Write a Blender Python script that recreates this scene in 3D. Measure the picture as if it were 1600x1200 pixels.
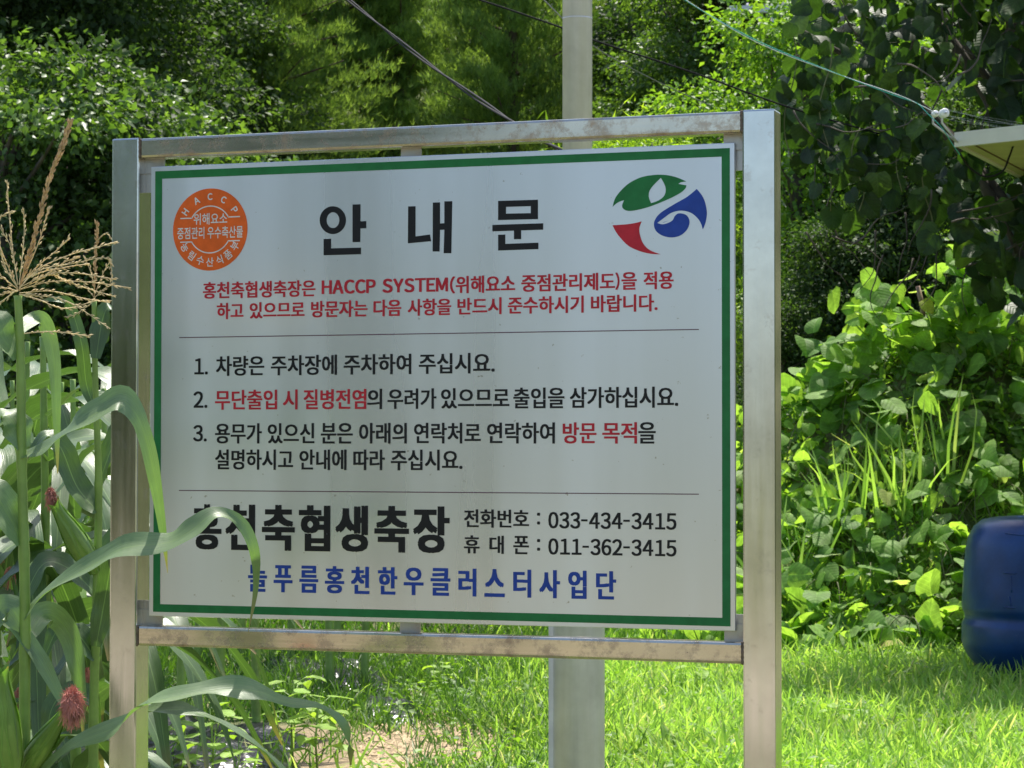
import bpy, math, random
import numpy as np
from mathutils import Vector, Matrix
from mathutils.geometry import tessellate_polygon

for o in list(bpy.data.objects): bpy.data.objects.remove(o)
S = bpy.context.scene
COL = S.collection
random.seed(7)
RNG = np.random.default_rng(11)

# ------------------------------------------------------------------ camera
FPX = 3743.3
YAW, PITCH, ROLL = 0.3295, 0.0273, 0.001
CAM = Vector((1.639, -4.2883, 1.3833))
FW = Vector((-math.sin(YAW)*math.cos(PITCH), math.cos(YAW)*math.cos(PITCH), math.sin(PITCH)))
RT = Vector((math.cos(YAW), math.sin(YAW), 0))
UP = RT.cross(FW)
RT, UP = RT*math.cos(ROLL)+UP*math.sin(ROLL), UP*math.cos(ROLL)-RT*math.sin(ROLL)
cd = bpy.data.cameras.new('camera')
cam = bpy.data.objects.new('camera', cd); COL.objects.link(cam)
cd.sensor_width = 36; cd.lens = FPX/1600*36; cd.clip_end = 3000; cd.clip_start = 0.05
cam.matrix_world = Matrix(((RT.x, UP.x, -FW.x, CAM.x), (RT.y, UP.y, -FW.y, CAM.y), (RT.z, UP.z, -FW.z, CAM.z), (0, 0, 0, 1)))
cd.dof.use_dof = True; cd.dof.focus_distance = 4.75; cd.dof.aperture_fstop = 26
S.camera = cam

# ------------------------------------------------------------------ light
SUN_EL, SUN_AZ = math.radians(66), -YAW + math.radians(12)      # azimuth from +Y towards +X
w = bpy.data.worlds.new('World'); S.world = w; w.use_nodes = True
nt = w.node_tree; nt.nodes.clear()
sk = nt.nodes.new('ShaderNodeTexSky'); sk.sky_type = 'NISHITA'; sk.sun_disc = False
sk.sun_elevation = SUN_EL; sk.sun_rotation = SUN_AZ; sk.air_density = 1.0; sk.dust_density = 2.0; sk.ozone_density = 1.0
bg = nt.nodes.new('ShaderNodeBackground'); bg.inputs[1].default_value = 0.148
wo = nt.nodes.new('ShaderNodeOutputWorld')
nt.links.new(sk.outputs[0], bg.inputs[0]); nt.links.new(bg.outputs[0], wo.inputs[0])
sd = bpy.data.lights.new('sun', 'SUN'); sd.energy = 5.0; sd.angle = math.radians(0.53); sd.color = (1.0, 0.95, 0.86)
sun = bpy.data.objects.new('sun', sd); COL.objects.link(sun)
sv = Vector((math.sin(SUN_AZ)*math.cos(SUN_EL), math.cos(SUN_AZ)*math.cos(SUN_EL), math.sin(SUN_EL)))
sun.rotation_euler = sv.to_track_quat('Z', 'Y').to_euler(); sun.location = (0, 0, 30)
S.view_settings.view_transform = 'Standard'; S.view_settings.look = 'None'
S.view_settings.exposure = 0.72; S.view_settings.gamma = 1; S.view_settings.use_curve_mapping = False
S.cycles.max_bounces = 8; S.cycles.diffuse_bounces = 4; S.cycles.transmission_bounces = 6; S.cycles.transparent_max_bounces = 8
S.cycles.sample_clamp_indirect = 8.0

# ------------------------------------------------------------------ helpers
FH = Vector((-math.sin(YAW), math.cos(YAW), 0)); RH = Vector((math.cos(YAW), math.sin(YAW), 0))
def at(u, v, d):
    return CAM + (FW + RT*((u-800)/FPX) - UP*((v-600)/FPX))*d
def sdz(s, d, z):
    p = CAM + RH*s + FH*d; return Vector((p.x, p.y, z))
def su(u, d): return (u-800)/FPX*d

def tag(o, label=None, cat=None, group=None, kind=None):
    if label: o['label'] = label
    if cat: o['category'] = cat
    if group: o['group'] = group
    if kind: o['kind'] = kind
    return o
def empty(name, loc=(0, 0, 0), label=None, cat=None, group=None):
    o = bpy.data.objects.new(name, None); COL.objects.link(o); o.location = loc; o.empty_display_size = .1
    return tag(o, label, cat, group)
def link(name, me, mat=None, parent=None):
    """vertices are world coordinates; a parent at p shifts them back"""
    o = bpy.data.objects.new(name, me); COL.objects.link(o)
    if mat and not me.materials: me.materials.append(mat)
    if parent is not None:
        o.parent = parent
        q = parent; off = Vector((0, 0, 0))
        while q is not None: off += q.location; q = q.parent
        o.location = -off
    return o
def npmesh(name, V, F, rnd=None, uv=None, smooth=False, mi=None):
    V = np.asarray(V, dtype=np.float32); F = np.asarray(F, dtype=np.int32)
    me = bpy.data.meshes.new(name); n, k = F.shape
    me.vertices.add(len(V)); me.vertices.foreach_set('co', V.ravel())
    me.loops.add(n*k); me.loops.foreach_set('vertex_index', F.ravel())
    me.polygons.add(n); me.polygons.foreach_set('loop_start', np.arange(0, n*k, k, dtype=np.int32))
    me.polygons.foreach_set('loop_total', np.full(n, k, dtype=np.int32))
    if smooth: me.polygons.foreach_set('use_smooth', np.ones(n, dtype=bool))
    if rnd is not None:
        a = me.attributes.new('rnd', 'FLOAT', 'POINT'); a.data.foreach_set('value', np.asarray(rnd, dtype=np.float32))
    if uv is not None:
        l = me.uv_layers.new(name='uv'); l.data.foreach_set('uv', np.asarray(uv, dtype=np.float32)[F.ravel()].ravel())
    me.update(calc_edges=True); return me
def pymesh(name, V, F, smooth=False):
    me = bpy.data.meshes.new(name); me.from_pydata([tuple(v) for v in V], [], F)
    if smooth: me.polygons.foreach_set('use_smooth', [True]*len(me.polygons))
    me.update(); return me

class MB:
    def __init__(s): s.v = []; s.f = []
    def add(s, V, F):
        n = len(s.v); s.v += [tuple(v) for v in V]; s.f += [tuple(i+n for i in f) for f in F]
    def box(s, x0, x1, y0, y1, z0, z1, b=0.0):
        """box with chamfered vertical & horizontal edges"""
        if b <= 0:
            V = [(x, y, z) for x in (x0, x1) for y in (y0, y1) for z in (z0, z1)]
            F = [(0, 1, 3, 2), (4, 6, 7, 5), (0, 4, 5, 1), (2, 3, 7, 6), (0, 2, 6, 4), (1, 5, 7, 3)]
            s.add(V, F); return
        import bmesh
        bm = bmesh.new(); bmesh.ops.create_cube(bm, size=1)
        for v in bm.verts:
            v.co = ((x0+x1)/2+v.co.x*(x1-x0), (y0+y1)/2+v.co.y*(y1-y0), (z0+z1)/2+v.co.z*(z1-z0))
        bmesh.ops.bevel(bm, geom=bm.edges[:], offset=b, segments=2, affect='EDGES', profile=.6)
        bm.verts.index_update()
        s.add([v.co[:] for v in bm.verts], [[v.index for v in f.verts] for f in bm.faces]); bm.free()
    def tube(s, pts, rad, n=8, caps=True):
        pts = [Vector(p) for p in pts]; m = len(pts)
        if not hasattr(rad, '__len__'): rad = [rad]*m
        V = []; F = []; prev = None
        for i, p in enumerate(pts):
            t = (pts[min(i+1, m-1)]-pts[max(i-1, 0)])
            if t.length < 1e-9: t = Vector((0, 0, 1))
            t.normalize()
            a = prev if prev is not None else (Vector((1, 0, 0)) if abs(t.x) < .8 else Vector((0, 1, 0)))
            a = (a - t*a.dot(t)).normalized(); prev = a; b = t.cross(a)
            for k in range(n):
                th = 2*math.pi*k/n; V.append(p + (a*math.cos(th)+b*math.sin(th))*rad[i])
        for i in range(m-1):
            for k in range(n):
                F.append((i*n+k, i*n+(k+1) % n, (i+1)*n+(k+1) % n, (i+1)*n+k))
        if caps: F.append(tuple(range(n))[::-1]); F.append(tuple((m-1)*n+k for k in range(n)))
        s.add(V, F)
    def lathe(s, prof, c, n=32):
        V = []; F = []
        for r, z in prof:
            for k in range(n):
                th = 2*math.pi*k/n; V.append((c[0]+r*math.cos(th), c[1]+r*math.sin(th), c[2]+z))
        for i in range(len(prof)-1):
            for k in range(n): F.append((i*n+k, i*n+(k+1) % n, (i+1)*n+(k+1) % n, (i+1)*n+k))
        F.append(tuple(range(n))[::-1]); F.append(tuple((len(prof)-1)*n+k for k in range(n)))
        s.add(V, F)
    def build(s, name, mat, parent=None, smooth=False):
        me = pymesh(name, s.v, s.f, smooth); return link(name, me, mat, parent)

def catmull(P, n):
    P = [Vector(p) for p in P]; P = [P[0]*2-P[1]]+P+[P[-1]*2-P[-2]]
    out = []; m = len(P)-3
    for j in range(n+1):
        t = j/n*m; i = min(int(t), m-1); t -= i
        a, b, c, d = P[i:i+4]
        out.append(.5*((2*b)+(c-a)*t+(2*a-5*b+4*c-d)*t*t+(3*b-a-3*c+d)*t**3))
    return out
def unit(a): return a/np.maximum(np.linalg.norm(a, axis=-1, keepdims=True), 1e-9)
def rdir(n): return unit(RNG.normal(size=(n, 3)))

def tuv(tmpl, N): return np.tile(tmpl[0][:, :2], (N, 1))
def scatter_arrays(tmpl, pos, ydir, nrm, scale, wscale=None, rnd=None):
    TV, TF = tmpl; N = len(pos); K = len(TV)
    Y = unit(np.asarray(ydir)); Z = np.asarray(nrm); Z = unit(Z-(Z*Y).sum(1, keepdims=True)*Y); X = np.cross(Y, Z)
    sc = np.asarray(scale).reshape(-1, 1, 1)*np.ones((N, 1, 1)); ws = sc if wscale is None else np.asarray(wscale).reshape(-1, 1, 1)
    V = pos[:, None, :] + TV[None, :, 0:1]*ws*X[:, None, :] + TV[None, :, 1:2]*sc*Y[:, None, :] + TV[None, :, 2:3]*sc*Z[:, None, :]
    F = TF[None]+(np.arange(N)*K)[:, None, None]
    r = np.repeat(RNG.random(N) if rnd is None else rnd, K)
    return V.reshape(-1, 3), F.reshape(-1, TF.shape[1]), r
def merge(parts):
    V = []; F = []; R = []; n = 0
    for v, f, r in parts: V.append(v); F.append(f+n); R.append(r); n += len(v)
    return np.concatenate(V), np.concatenate(F), np.concatenate(R)

# value noise (smooth) in numpy
def nz(x, y, seed=0, f=1.0):
    x = np.asarray(x, float)*f; y = np.asarray(y, float)*f
    xi = np.floor(x).astype(int); yi = np.floor(y).astype(int); fx = x-xi; fy = y-yi
    fx = fx*fx*(3-2*fx); fy = fy*fy*(3-2*fy)
    def h(a, b):
        v = np.sin(a*127.1+b*311.7+seed*74.7)*43758.5453; return v-np.floor(v)
    return (h(xi, yi)*(1-fx)+h(xi+1, yi)*fx)*(1-fy)+(h(xi, yi+1)*(1-fx)+h(xi+1, yi+1)*fx)*fy

# ------------------------------------------------------------------ materials
def newmat(name):
    m = bpy.data.materials.new(name); m.use_nodes = True; t = m.node_tree; t.nodes.clear()
    out = t.nodes.new('ShaderNodeOutputMaterial'); p = t.nodes.new('ShaderNodeBsdfPrincipled')
    t.links.new(p.outputs[0], out.inputs[0]); return m, t, p, out
def ramp(t, fac, stops, interp='LINEAR'):
    r = t.nodes.new('ShaderNodeValToRGB'); r.color_ramp.interpolation = interp
    e = r.color_ramp.elements
    while len(e) < len(stops): e.new(.5)
    for k, (p, c) in enumerate(stops):
        e[k].position = p; e[k].color = (*c, 1) if len(c) == 3 else c
    if fac is not None: t.links.new(fac, r.inputs[0])
    return r
def noise(t, scale, detail=4, rough=.55, coord=None, stretch=None):
    n = t.nodes.new('ShaderNodeTexNoise'); n.inputs['Scale'].default_value = scale
    n.inputs['Detail'].default_value = detail; n.inputs['Roughness'].default_value = rough
    c = t.nodes.new('ShaderNodeNewGeometry').outputs['Position'] if coord is None else coord
    if stretch:
        mp = t.nodes.new('ShaderNodeMapping'); mp.inputs['Scale'].default_value = stretch
        t.links.new(c, mp.inputs[0]); c = mp.outputs[0]
    t.links.new(c, n.inputs['Vector']); return n.outputs[0]
def mixc(t, f, a, b, mode='MIX'):
    m = t.nodes.new('ShaderNodeMix'); m.data_type = 'RGBA'; m.blend_type = mode
    for sock, v in ((m.inputs[0], f), (m.inputs[6], a), (m.inputs[7], b)):
        if isinstance(v, (int, float)): sock.default_value = v
        elif isinstance(v, tuple): sock.default_value = (*v, 1)
        else: t.links.new(v, sock)
    return m.outputs[2]
def bump(t, p, h, s, dist=.01):
    b = t.nodes.new('ShaderNodeBump'); b.inputs['Strength'].default_value = s; b.inputs['Distance'].default_value = dist
    t.links.new(h, b.inputs['Height']); t.links.new(b.outputs[0], p.inputs['Normal'])

def leafmat(name, stops, trans, tfac=.4, rough=.5, spec=.4, scale=30, veins=False):
    m, t, p, out = newmat(name)
    a = t.nodes.new('ShaderNodeAttribute'); a.attribute_name = 'rnd'
    oi = t.nodes.new('ShaderNodeObjectInfo')
    ad = t.nodes.new('ShaderNodeMath'); ad.operation = 'ADD'; t.links.new(a.outputs['Fac'], ad.inputs[0]); t.links.new(oi.outputs['Random'], ad.inputs[1])
    fr = t.nodes.new('ShaderNodeMath'); fr.operation = 'FRACT'; t.links.new(ad.outputs[0], fr.inputs[0])
    r = ramp(t, fr.outputs[0], stops)
    n = noise(t, scale, 3)
    nr = ramp(t, n, [(.3, (.72, .72, .72)), (.7, (1.2, 1.2, 1.2))])
    c = mixc(t, 1.0, r.outputs[0], nr.outputs[0], 'MULTIPLY')
    if veins:
        def mth(op, a, b=None):
            n_ = t.nodes.new('ShaderNodeMath'); n_.operation = op
            for k_, v_ in enumerate((a, b)):
                if v_ is None: continue
                if isinstance(v_, (int, float)): n_.inputs[k_].default_value = v_
                else: t.links.new(v_, n_.inputs[k_])
            return n_.outputs[0]
        uv = t.nodes.new('ShaderNodeUVMap'); uv.uv_map = 'uv'; se = t.nodes.new('ShaderNodeSeparateXYZ'); t.links.new(uv.outputs[0], se.inputs[0])
        ax = mth('ABSOLUTE', se.outputs[0]); fr_ = mth('FRACT', mth('MULTIPLY', mth('SUBTRACT', se.outputs[1], mth('MULTIPLY', ax, .75)), 6.0))
        side = mth('LESS_THAN', mth('ABSOLUTE', mth('SUBTRACT', fr_, .5)), .07); midr = mth('LESS_THAN', ax, .018)
        vn = mth('MULTIPLY', mth('MAXIMUM', side, midr), .45)
        c = mixc(t, vn, c, mixc(t, 1.0, c, (1.7, 1.55, 1.7), 'MULTIPLY'))
        bump(t, p, mth('ABSOLUTE', mth('SUBTRACT', fr_, .5)), .35, .006)
    t.links.new(c, p.inputs['Base Color']); p.inputs['Roughness'].default_value = rough
    p.inputs['Specular IOR Level'].default_value = spec
    tr = t.nodes.new('ShaderNodeBsdfTranslucent')
    k = mixc(t, 1.0, c, trans, 'MULTIPLY'); t.links.new(k, tr.inputs[0])
    mx = t.nodes.new('ShaderNodeMixShader'); mx.inputs[0].default_value = tfac
    t.links.new(p.outputs[0], mx.inputs[1]); t.links.new(tr.outputs[0], mx.inputs[2]); t.links.new(mx.outputs[0], out.inputs[0])
    return m
def simple(name, col, rough=.5, metal=0, spec=.5, nscale=0, namt=.2, bumpn=0):
    m, t, p, out = newmat(name)
    if nscale:
        n = noise(t, nscale, 5)
        r = ramp(t, n, [(.3, tuple(c*(1-namt) for c in col)), (.7, tuple(min(1, c*(1+namt)) for c in col))])
        t.links.new(r.outputs[0], p.inputs['Base Color'])
        if bumpn: bump(t, p, n, bumpn)
    else: p.inputs['Base Color'].default_value = (*col, 1)
    p.inputs['Roughness'].default_value = rough; p.inputs['Metallic'].default_value = metal
    p.inputs['Specular IOR Level'].default_value = spec
    return m

M = {}
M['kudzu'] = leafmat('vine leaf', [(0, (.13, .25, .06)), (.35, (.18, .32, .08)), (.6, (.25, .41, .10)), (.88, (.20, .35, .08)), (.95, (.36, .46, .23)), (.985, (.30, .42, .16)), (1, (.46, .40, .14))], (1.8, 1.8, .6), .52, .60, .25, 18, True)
M['vinedark'] = leafmat('shade-tinted vine leaf', [(0, (.016, .034, .010)), (.6, (.026, .055, .015)), (.9, (.045, .085, .022)), (1, (.10, .16, .04))], (2.2, 2.6, .6), .34, .5, .35, 18, True)  # shade of the vine curtain put into the leaf colour
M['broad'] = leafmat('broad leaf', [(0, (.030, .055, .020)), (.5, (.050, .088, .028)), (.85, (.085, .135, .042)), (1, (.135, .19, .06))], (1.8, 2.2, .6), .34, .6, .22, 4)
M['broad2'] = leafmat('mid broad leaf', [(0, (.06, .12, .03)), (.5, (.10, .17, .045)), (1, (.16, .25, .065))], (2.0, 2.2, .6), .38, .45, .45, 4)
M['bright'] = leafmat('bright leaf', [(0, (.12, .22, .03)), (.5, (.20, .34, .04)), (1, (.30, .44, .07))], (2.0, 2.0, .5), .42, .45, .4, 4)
M['broad3'] = leafmat('sun-brightened leaf', [(0, (.08, .17, .03)), (.5, (.13, .24, .04)), (1, (.21, .34, .06))], (2.0, 2.1, .5), .42, .5, .35, 4)  # brighter copy of the mid green, sunlight put into the colour
M['pine'] = leafmat('pine needle', [(0, (.13, .22, .06)), (.5, (.20, .31, .085)), (1, (.28, .42, .11))], (1.7, 1.7, .7), .42, .5, .3, .8)
M['grass'] = leafmat('grass blade', [(0, (.17, .31, .06)), (.5, (.28, .45, .09)), (.88, (.38, .54, .13)), (1, (.56, .54, .28))], (1.6, 1.7, .8), .45, .55, .3, 1.2)
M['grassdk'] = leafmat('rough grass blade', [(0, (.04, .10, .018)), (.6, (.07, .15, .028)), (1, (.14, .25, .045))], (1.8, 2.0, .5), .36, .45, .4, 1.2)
M['weed'] = leafmat('weed leaf', [(0, (.20, .34, .05)), (1, (.30, .46, .09))], (1.7, 1.7, .6), .42, .5, .35, 20, True)
M['dry'] = leafmat('dry leaf', [(0, (.22, .16, .07)), (1, (.34, .27, .12))], (1.2, 1.1, .8), .2, .7, .2, 20)
M['bark'] = simple('bark', (.09, .075, .06), .9, nscale=8, namt=.45, bumpn=.5)
M['pinebark'] = simple('pine bark', (.13, .085, .06), .9, nscale=10, namt=.45, bumpn=.5)
M['stem'] = simple('vine stem', (.14, .15, .06), .7, nscale=20)

# ------------------------------------------------------------------ terrain
def bank_h(s, d):
    """bank covered by creepers: crest height depends on the side"""
    s = np.asarray(s, float); d = np.asarray(d, float)
    crest = np.interp(s, [-6, -1, 1.2, 2.0, 2.9, 4.0, 6, 9], [.7, .7, .9, 1.45, 2.05, 2.35, 2.6, 2.0])
    foot = 15.9 + .35*np.sin(s*1.7)
    t = np.clip((d-foot)/2.7, 0, 1); t = t*t*(3-2*t)
    back = np.clip((d-19.5)/4, 0, 1); back = back*back*(3-2*back)
    return crest*t*(1-back)+1.6*back
def terr(s, d):
    s = np.asarray(s, float); d = np.asarray(d, float)
    h = bank_h(s, d)
    h = h + np.clip(d-24, 0, 16)*.10 + np.clip(d-40, 0, 60)*.42 + np.clip(d-100, 0, 60)*.2
    h = h + (nz(s, d, 3, .6)-.5)*.10*np.clip((d-5)/8, 0, 1) + (nz(s, d, 5, .17)-.5)*.8*np.clip((d-24)/10, 0, 1)
    h = h + (nz(s, d, 8, 2.3)-.5)*.05
    return h
def T(s, d): return float(terr(np.array([s]), np.array([d]))[0])
g_s = np.concatenate([np.linspace(-400, -45, 12), np.linspace(-40, -9, 20), np.linspace(-8, 10, 110), np.linspace(11, 42, 20), np.linspace(50, 400, 12)])
g_d = np.concatenate([np.linspace(-400, -25, 10), np.linspace(-20, 8, 22), np.linspace(8.3, 24, 130), np.linspace(24.5, 95, 70), np.linspace(110, 600, 14)])
A, B = np.meshgrid(g_s, g_d)
Z = terr(A, B)
pts = np.stack([CAM.x+RH.x*A+FH.x*B, CAM.y+RH.y*A+FH.y*B, Z], -1).reshape(-1, 3)
ns = len(g_s); idx = np.arange(len(g_d)*ns).reshape(len(g_d), ns)
F = np.stack([idx[:-1, :-1], idx[:-1, 1:], idx[1:, 1:], idx[1:, :-1]], -1).reshape(-1, 4)
mg, t, p, out = newmat('soil')
n1 = noise(t, 1.1, 6, .6); n2 = noise(t, 28, 6, .7); n3 = noise(t, .35, 3)
soil = ramp(t, n2, [(.25, (.13, .10, .055)), (.5, (.28, .21, .12)), (.75, (.42, .33, .20))])
gr = ramp(t, n2, [(.2, (.045, .07, .018)), (.8, (.11, .16, .04))])
geo = t.nodes.new('ShaderNodeNewGeometry')
vs = t.nodes.new('ShaderNodeVectorMath'); vs.operation = 'DISTANCE'; t.links.new(geo.outputs['Position'], vs.inputs[0])
sp = sdz(su(650, 11.0), 11.0, 0); vs.inputs[1].default_value = sp
dd = t.nodes.new('ShaderNodeMapRange'); dd.inputs[1].default_value = .4; dd.inputs[2].default_value = 1.5; dd.inputs[3].default_value = 1; dd.inputs[4].default_value = 0
t.links.new(vs.outputs['Value'], dd.inputs[0])
msk = t.nodes.new('ShaderNodeMath'); msk.operation = 'ADD'; t.links.new(dd.outputs[0], msk.inputs[0]); 
mr = ramp(t, n1, [(.35, (-.0, 0, 0)), (.6, (.5, .5, .5))]); t.links.new(mr.outputs[0], msk.inputs[1])
t.links.new(mixc(t, msk.outputs[0], gr.outputs[0], soil.outputs[0]), p.inputs['Base Color'])
p.inputs['Roughness'].default_value = .95; bump(t, p, n2, .7, .03)
g = link('ground', npmesh('ground', pts, F, smooth=True), mg); tag(g, kind='structure')

# ------------------------------------------------------------------ leaf templates
def tm(V, F): return np.array(V, float), np.array(F, int)
LEAF4 = tm([(0, 0, 0), (.32, .45, .09), (0, 1, -.06), (-.32, .45, .09)], [(0, 1, 2), (0, 2, 3)])
LANCE = tm([(0, 0, 0), (.09, .4, .02), (0, 1, -.12), (-.09, .4, .02)], [(0, 1, 2), (0, 2, 3)])
NEED = tm([(-.5, 0, 0), (.5, 0, 0), (0, 1, 0)], [(0, 1, 2)])
BLADE = tm([(-.5, 0, 0), (.5, 0, 0), (-.42, .45, .02), (.42, .45, .02), (-.25, .8, -.07), (.25, .8, -.07), (0, 1, -.2)],
           [(0, 1, 3), (0, 3, 2), (2, 3, 5), (2, 5, 4), (4, 5, 6)])
def round_leaf(lobes=0.0, curl=.12, fold=.12):
    """broad pointed leaf, 20 triangles, length 1 along +y"""
    prof = [(.0, .0), (.30, -.03), (.47, .14), (.50, .36), (.42+lobes, .60), (.24, .82), (0, 1.0)]
    V = []; mid = [(0, 0), (0, .06), (0, .2), (0, .4), (0, .6), (0, .8), (0, 1)]
    F = []
    def z(x, y): return fold*abs(x)*1.2 - curl*(y-.4)**2*1.3 - .25*abs(x)**2 + .02*math.sin(y*17)*abs(x)*3
    for s in (1, -1):
        b = len(V)
        for (x, y), (mx, my) in zip(prof, mid):
            V.append((0, my, z(0, my))); V.append((s*x*.5, (y+my)/2, z(x*.5, y)+.015)); V.append((s*x, y, z(x, y)))
        for i in range(6):
            for k in range(2):
                a, c = b+i*3+k, b+i*3+k+1; e, f2 = b+(i+1)*3+k+1, b+(i+1)*3+k
                if s > 0: F += [(a, c, e), (a, e, f2)]
                else: F += [(a, e, c), (a, f2, e)]
    return np.array(V), np.array(F)
RL = [round_leaf(), round_leaf(.08, .3, .22), round_leaf(-.06, -.05, .05), round_leaf(.03, .45, .3)]
RLs = tm([(0, 0, 0), (.36, .1, .04), (.48, .42, .03), (.25, .8, -.05), (0, 1, -.15), (-.25, .8, -.05), (-.48, .42, .03), (-.36, .1, .04), (0, .45, -.02)],
         [(8, 0, 1), (8, 1, 2), (8, 2, 3), (8, 3, 4), (8, 4, 5), (8, 5, 6), (8, 6, 7), (8, 7, 0)])

# ------------------------------------------------------------------ trees
def crown_leaves(blobs, per, size, tmpl, up=.5, shell=.72, asp=1.0, clump=16):
    P = []; Nn = []; RC = []
    for (c, r) in blobs:
        k = max(1, int(per*r[0]*r[1]/clump))
        d = rdir(k); rad = shell+(1.08-shell)*RNG.random((k, 1))
        cp = np.array(c)+d*rad*np.array(r)
        pp = np.repeat(cp, clump, 0)+RNG.normal(size=(k*clump, 3))*size*np.array([1.7, 1.7, .8])
        P.append(pp); Nn.append(np.repeat(unit(d+RNG.normal(size=(k, 3))*.45), clump, 0)); RC.append(np.repeat(RNG.random(k), clump))
    P = np.concatenate(P); Nn = np.concatenate(Nn); N = len(P); RC = np.concatenate(RC)
    nr = unit(Nn*.6+np.array([0, 0, up])+RNG.normal(size=(N, 3))*.4)
    yd = unit(Nn+np.array([0, 0, -.35])+RNG.normal(size=(N, 3))*.6)
    return scatter_arrays(tmpl, P, yd, nr, size*RNG.uniform(.5, 1.3, N), rnd=np.clip(RC*.65+RNG.random(N)*.35, 0, .999)), N
def limb_mesh(base, tips, r0, seg=6):
    mb = MB(); top = max(t_[2] for t_ in tips)
    trunk = catmull([base, base+Vector((.1*r0*5, .05, top*.35)), base+Vector((-.1, .12, top*.7)), base+Vector((.1, 0, top*.95))], 10)
    mb.tube(trunk, [r0*(1-.085*i)+.01 for i in range(11)], 8)
    for tp in tips:
        tp = Vector(tp); f = min(.85, max(.15, (tp.z-base.z)/top*.75)); i = int(f*10); a = trunk[i]
        m_ = (a+tp)/2+Vector((random.uniform(-.2, .2), random.uniform(-.2, .2), random.uniform(0, .3)))
        mb.tube(catmull([a, m_, tp], seg), [r0*.38*(1-.9*k/seg)+.008 for k in range(seg+1)], 5)
    return mb
def broad_proto(h, rad, nb, per, size, leaf, low=.2, seed=0, tmpl=LEAF4, up=.5):
    global RNG
    RNG = np.random.default_rng(100+seed); random.seed(seed)
    blobs = []
    for i in range(nb):
        f = (i+.5)/nb; z = h*(low+(1-low)*f); rr = rad*math.sqrt(max(.05, 1-abs((f-.38)/.66)**2.2))
        a = random.uniform(0, 6.283); q = rr*math.sqrt(random.random())*.9
        b = random.uniform(.16, .30)*rad*1.15
        blobs.append(((q*math.cos(a), q*math.sin(a), z-b*.5), (b*1.25, b*1.25, b*.8)))
    (V, F_, R), N = crown_leaves(blobs, per, size, tmpl, up=up)
    me = npmesh('crown', V, F_, R)
    me.materials.append(leaf)
    tips = [b[0] for b in blobs ]
    mb = limb_mesh(Vector((0, 0, -.3)), tips, h*.02)
    tr = pymesh('trunk', mb.v, mb.f, True); tr.materials.append(M['bark'])
    return me, tr
def pine_proto(h, rad, seed, tufts=27000):
    global RNG
    RNG = np.random.default_rng(300+seed); random.seed(seed)
    nb = 170; mb = MB(); P = []; D = []
    trunk = [Vector((0, 0, -.3)), Vector((.05, .03, h*.5)), Vector((0, 0, h))]
    mb.tube(catmull(trunk, 8), [h*.016*(1-.11*i)+.01 for i in range(9)], 7)
    for i in range(nb):
        f = .05+.95*(i/nb)**.9; z = h*f; L = rad*(1-f**1.6)*random.uniform(.65, 1.1)+.25
        a = random.uniform(0, 6.283); dv = np.array([math.cos(a), math.sin(a), random.uniform(.15, .5)])
        k = int(tufts/nb*(.35+L/rad)); tt = RNG.random(k)**.6
        c = np.array([0, 0, z])+dv*L*tt[:, None]+RNG.normal(size=(k, 3))*np.array([.17, .17, .10])*(L*.30+.25)
        c[:, 2] += (tt**2)*.25*L*.4
        P.append(c); D.append(np.tile(unit(dv), (k, 1)))
        if i % 3 == 0: mb.tube([(0, 0, z), tuple(dv*L*.9+np.array([0, 0, z]))], [.03, .008], 4)
    P = np.concatenate(P); D = np.concatenate(D); k = 6; N = len(P)*k
    PP = np.repeat(P, k, 0); yd = unit(np.repeat(D, k, 0)*.35+np.array([0, 0, .9])+RNG.normal(size=(N, 3))*.42)
    sc = RNG.uniform(.10, .18, N)
    V, F_, R = scatter_arrays(NEED, PP, yd, rdir(N), sc, wscale=np.full(N, .0145), rnd=np.repeat(RNG.random(len(P)), k))
    me = npmesh('crown', V, F_, R); me.materials.append(M['pine'])
    tr = pymesh('trunk', mb.v, mb.f, True); tr.materials.append(M['pinebark'])
    return me, tr
def plant_tree(name, proto, s, d, rot, sc, label, cat, group=None, dz=0.0):
    loc = sdz(s, d, T(s, d)+dz)
    e = empty(name, loc, label, cat, group); e.rotation_euler.z = rot; e.scale = (sc,)*3
    for nm, me in (('crown', proto[0]), ('trunk', proto[1])):
        o = bpy.data.objects.new(nm, me); COL.objects.link(o); o.parent = e
    return e
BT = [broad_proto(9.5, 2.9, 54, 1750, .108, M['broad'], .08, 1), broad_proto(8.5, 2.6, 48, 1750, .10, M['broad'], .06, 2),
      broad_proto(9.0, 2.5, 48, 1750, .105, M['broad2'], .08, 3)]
PT = [pine_proto(9.5, 2.3, 1), pine_proto(8.5, 2.0, 2)]
SH = [broad_proto(3.2, 1.5, 26, 2600, .085, M['broad2'], .02, 5), broad_proto(3.0, 1.4, 26, 2600, .085, M['broad'], .02, 6)]
WI = broad_proto(3.9, 1.25, 34, 3400, .13, M['bright'], .02, 8, LANCE, .2)
CM = broad_proto(4.8, 1.3, 30, 3000, .085, M['broad3'], .03, 10, LEAF4, .7)
CO = broad_proto(4.8, 1.2, 30, 3800, .075, M['bright'], .05, 9, LEAF4, .7)

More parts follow.
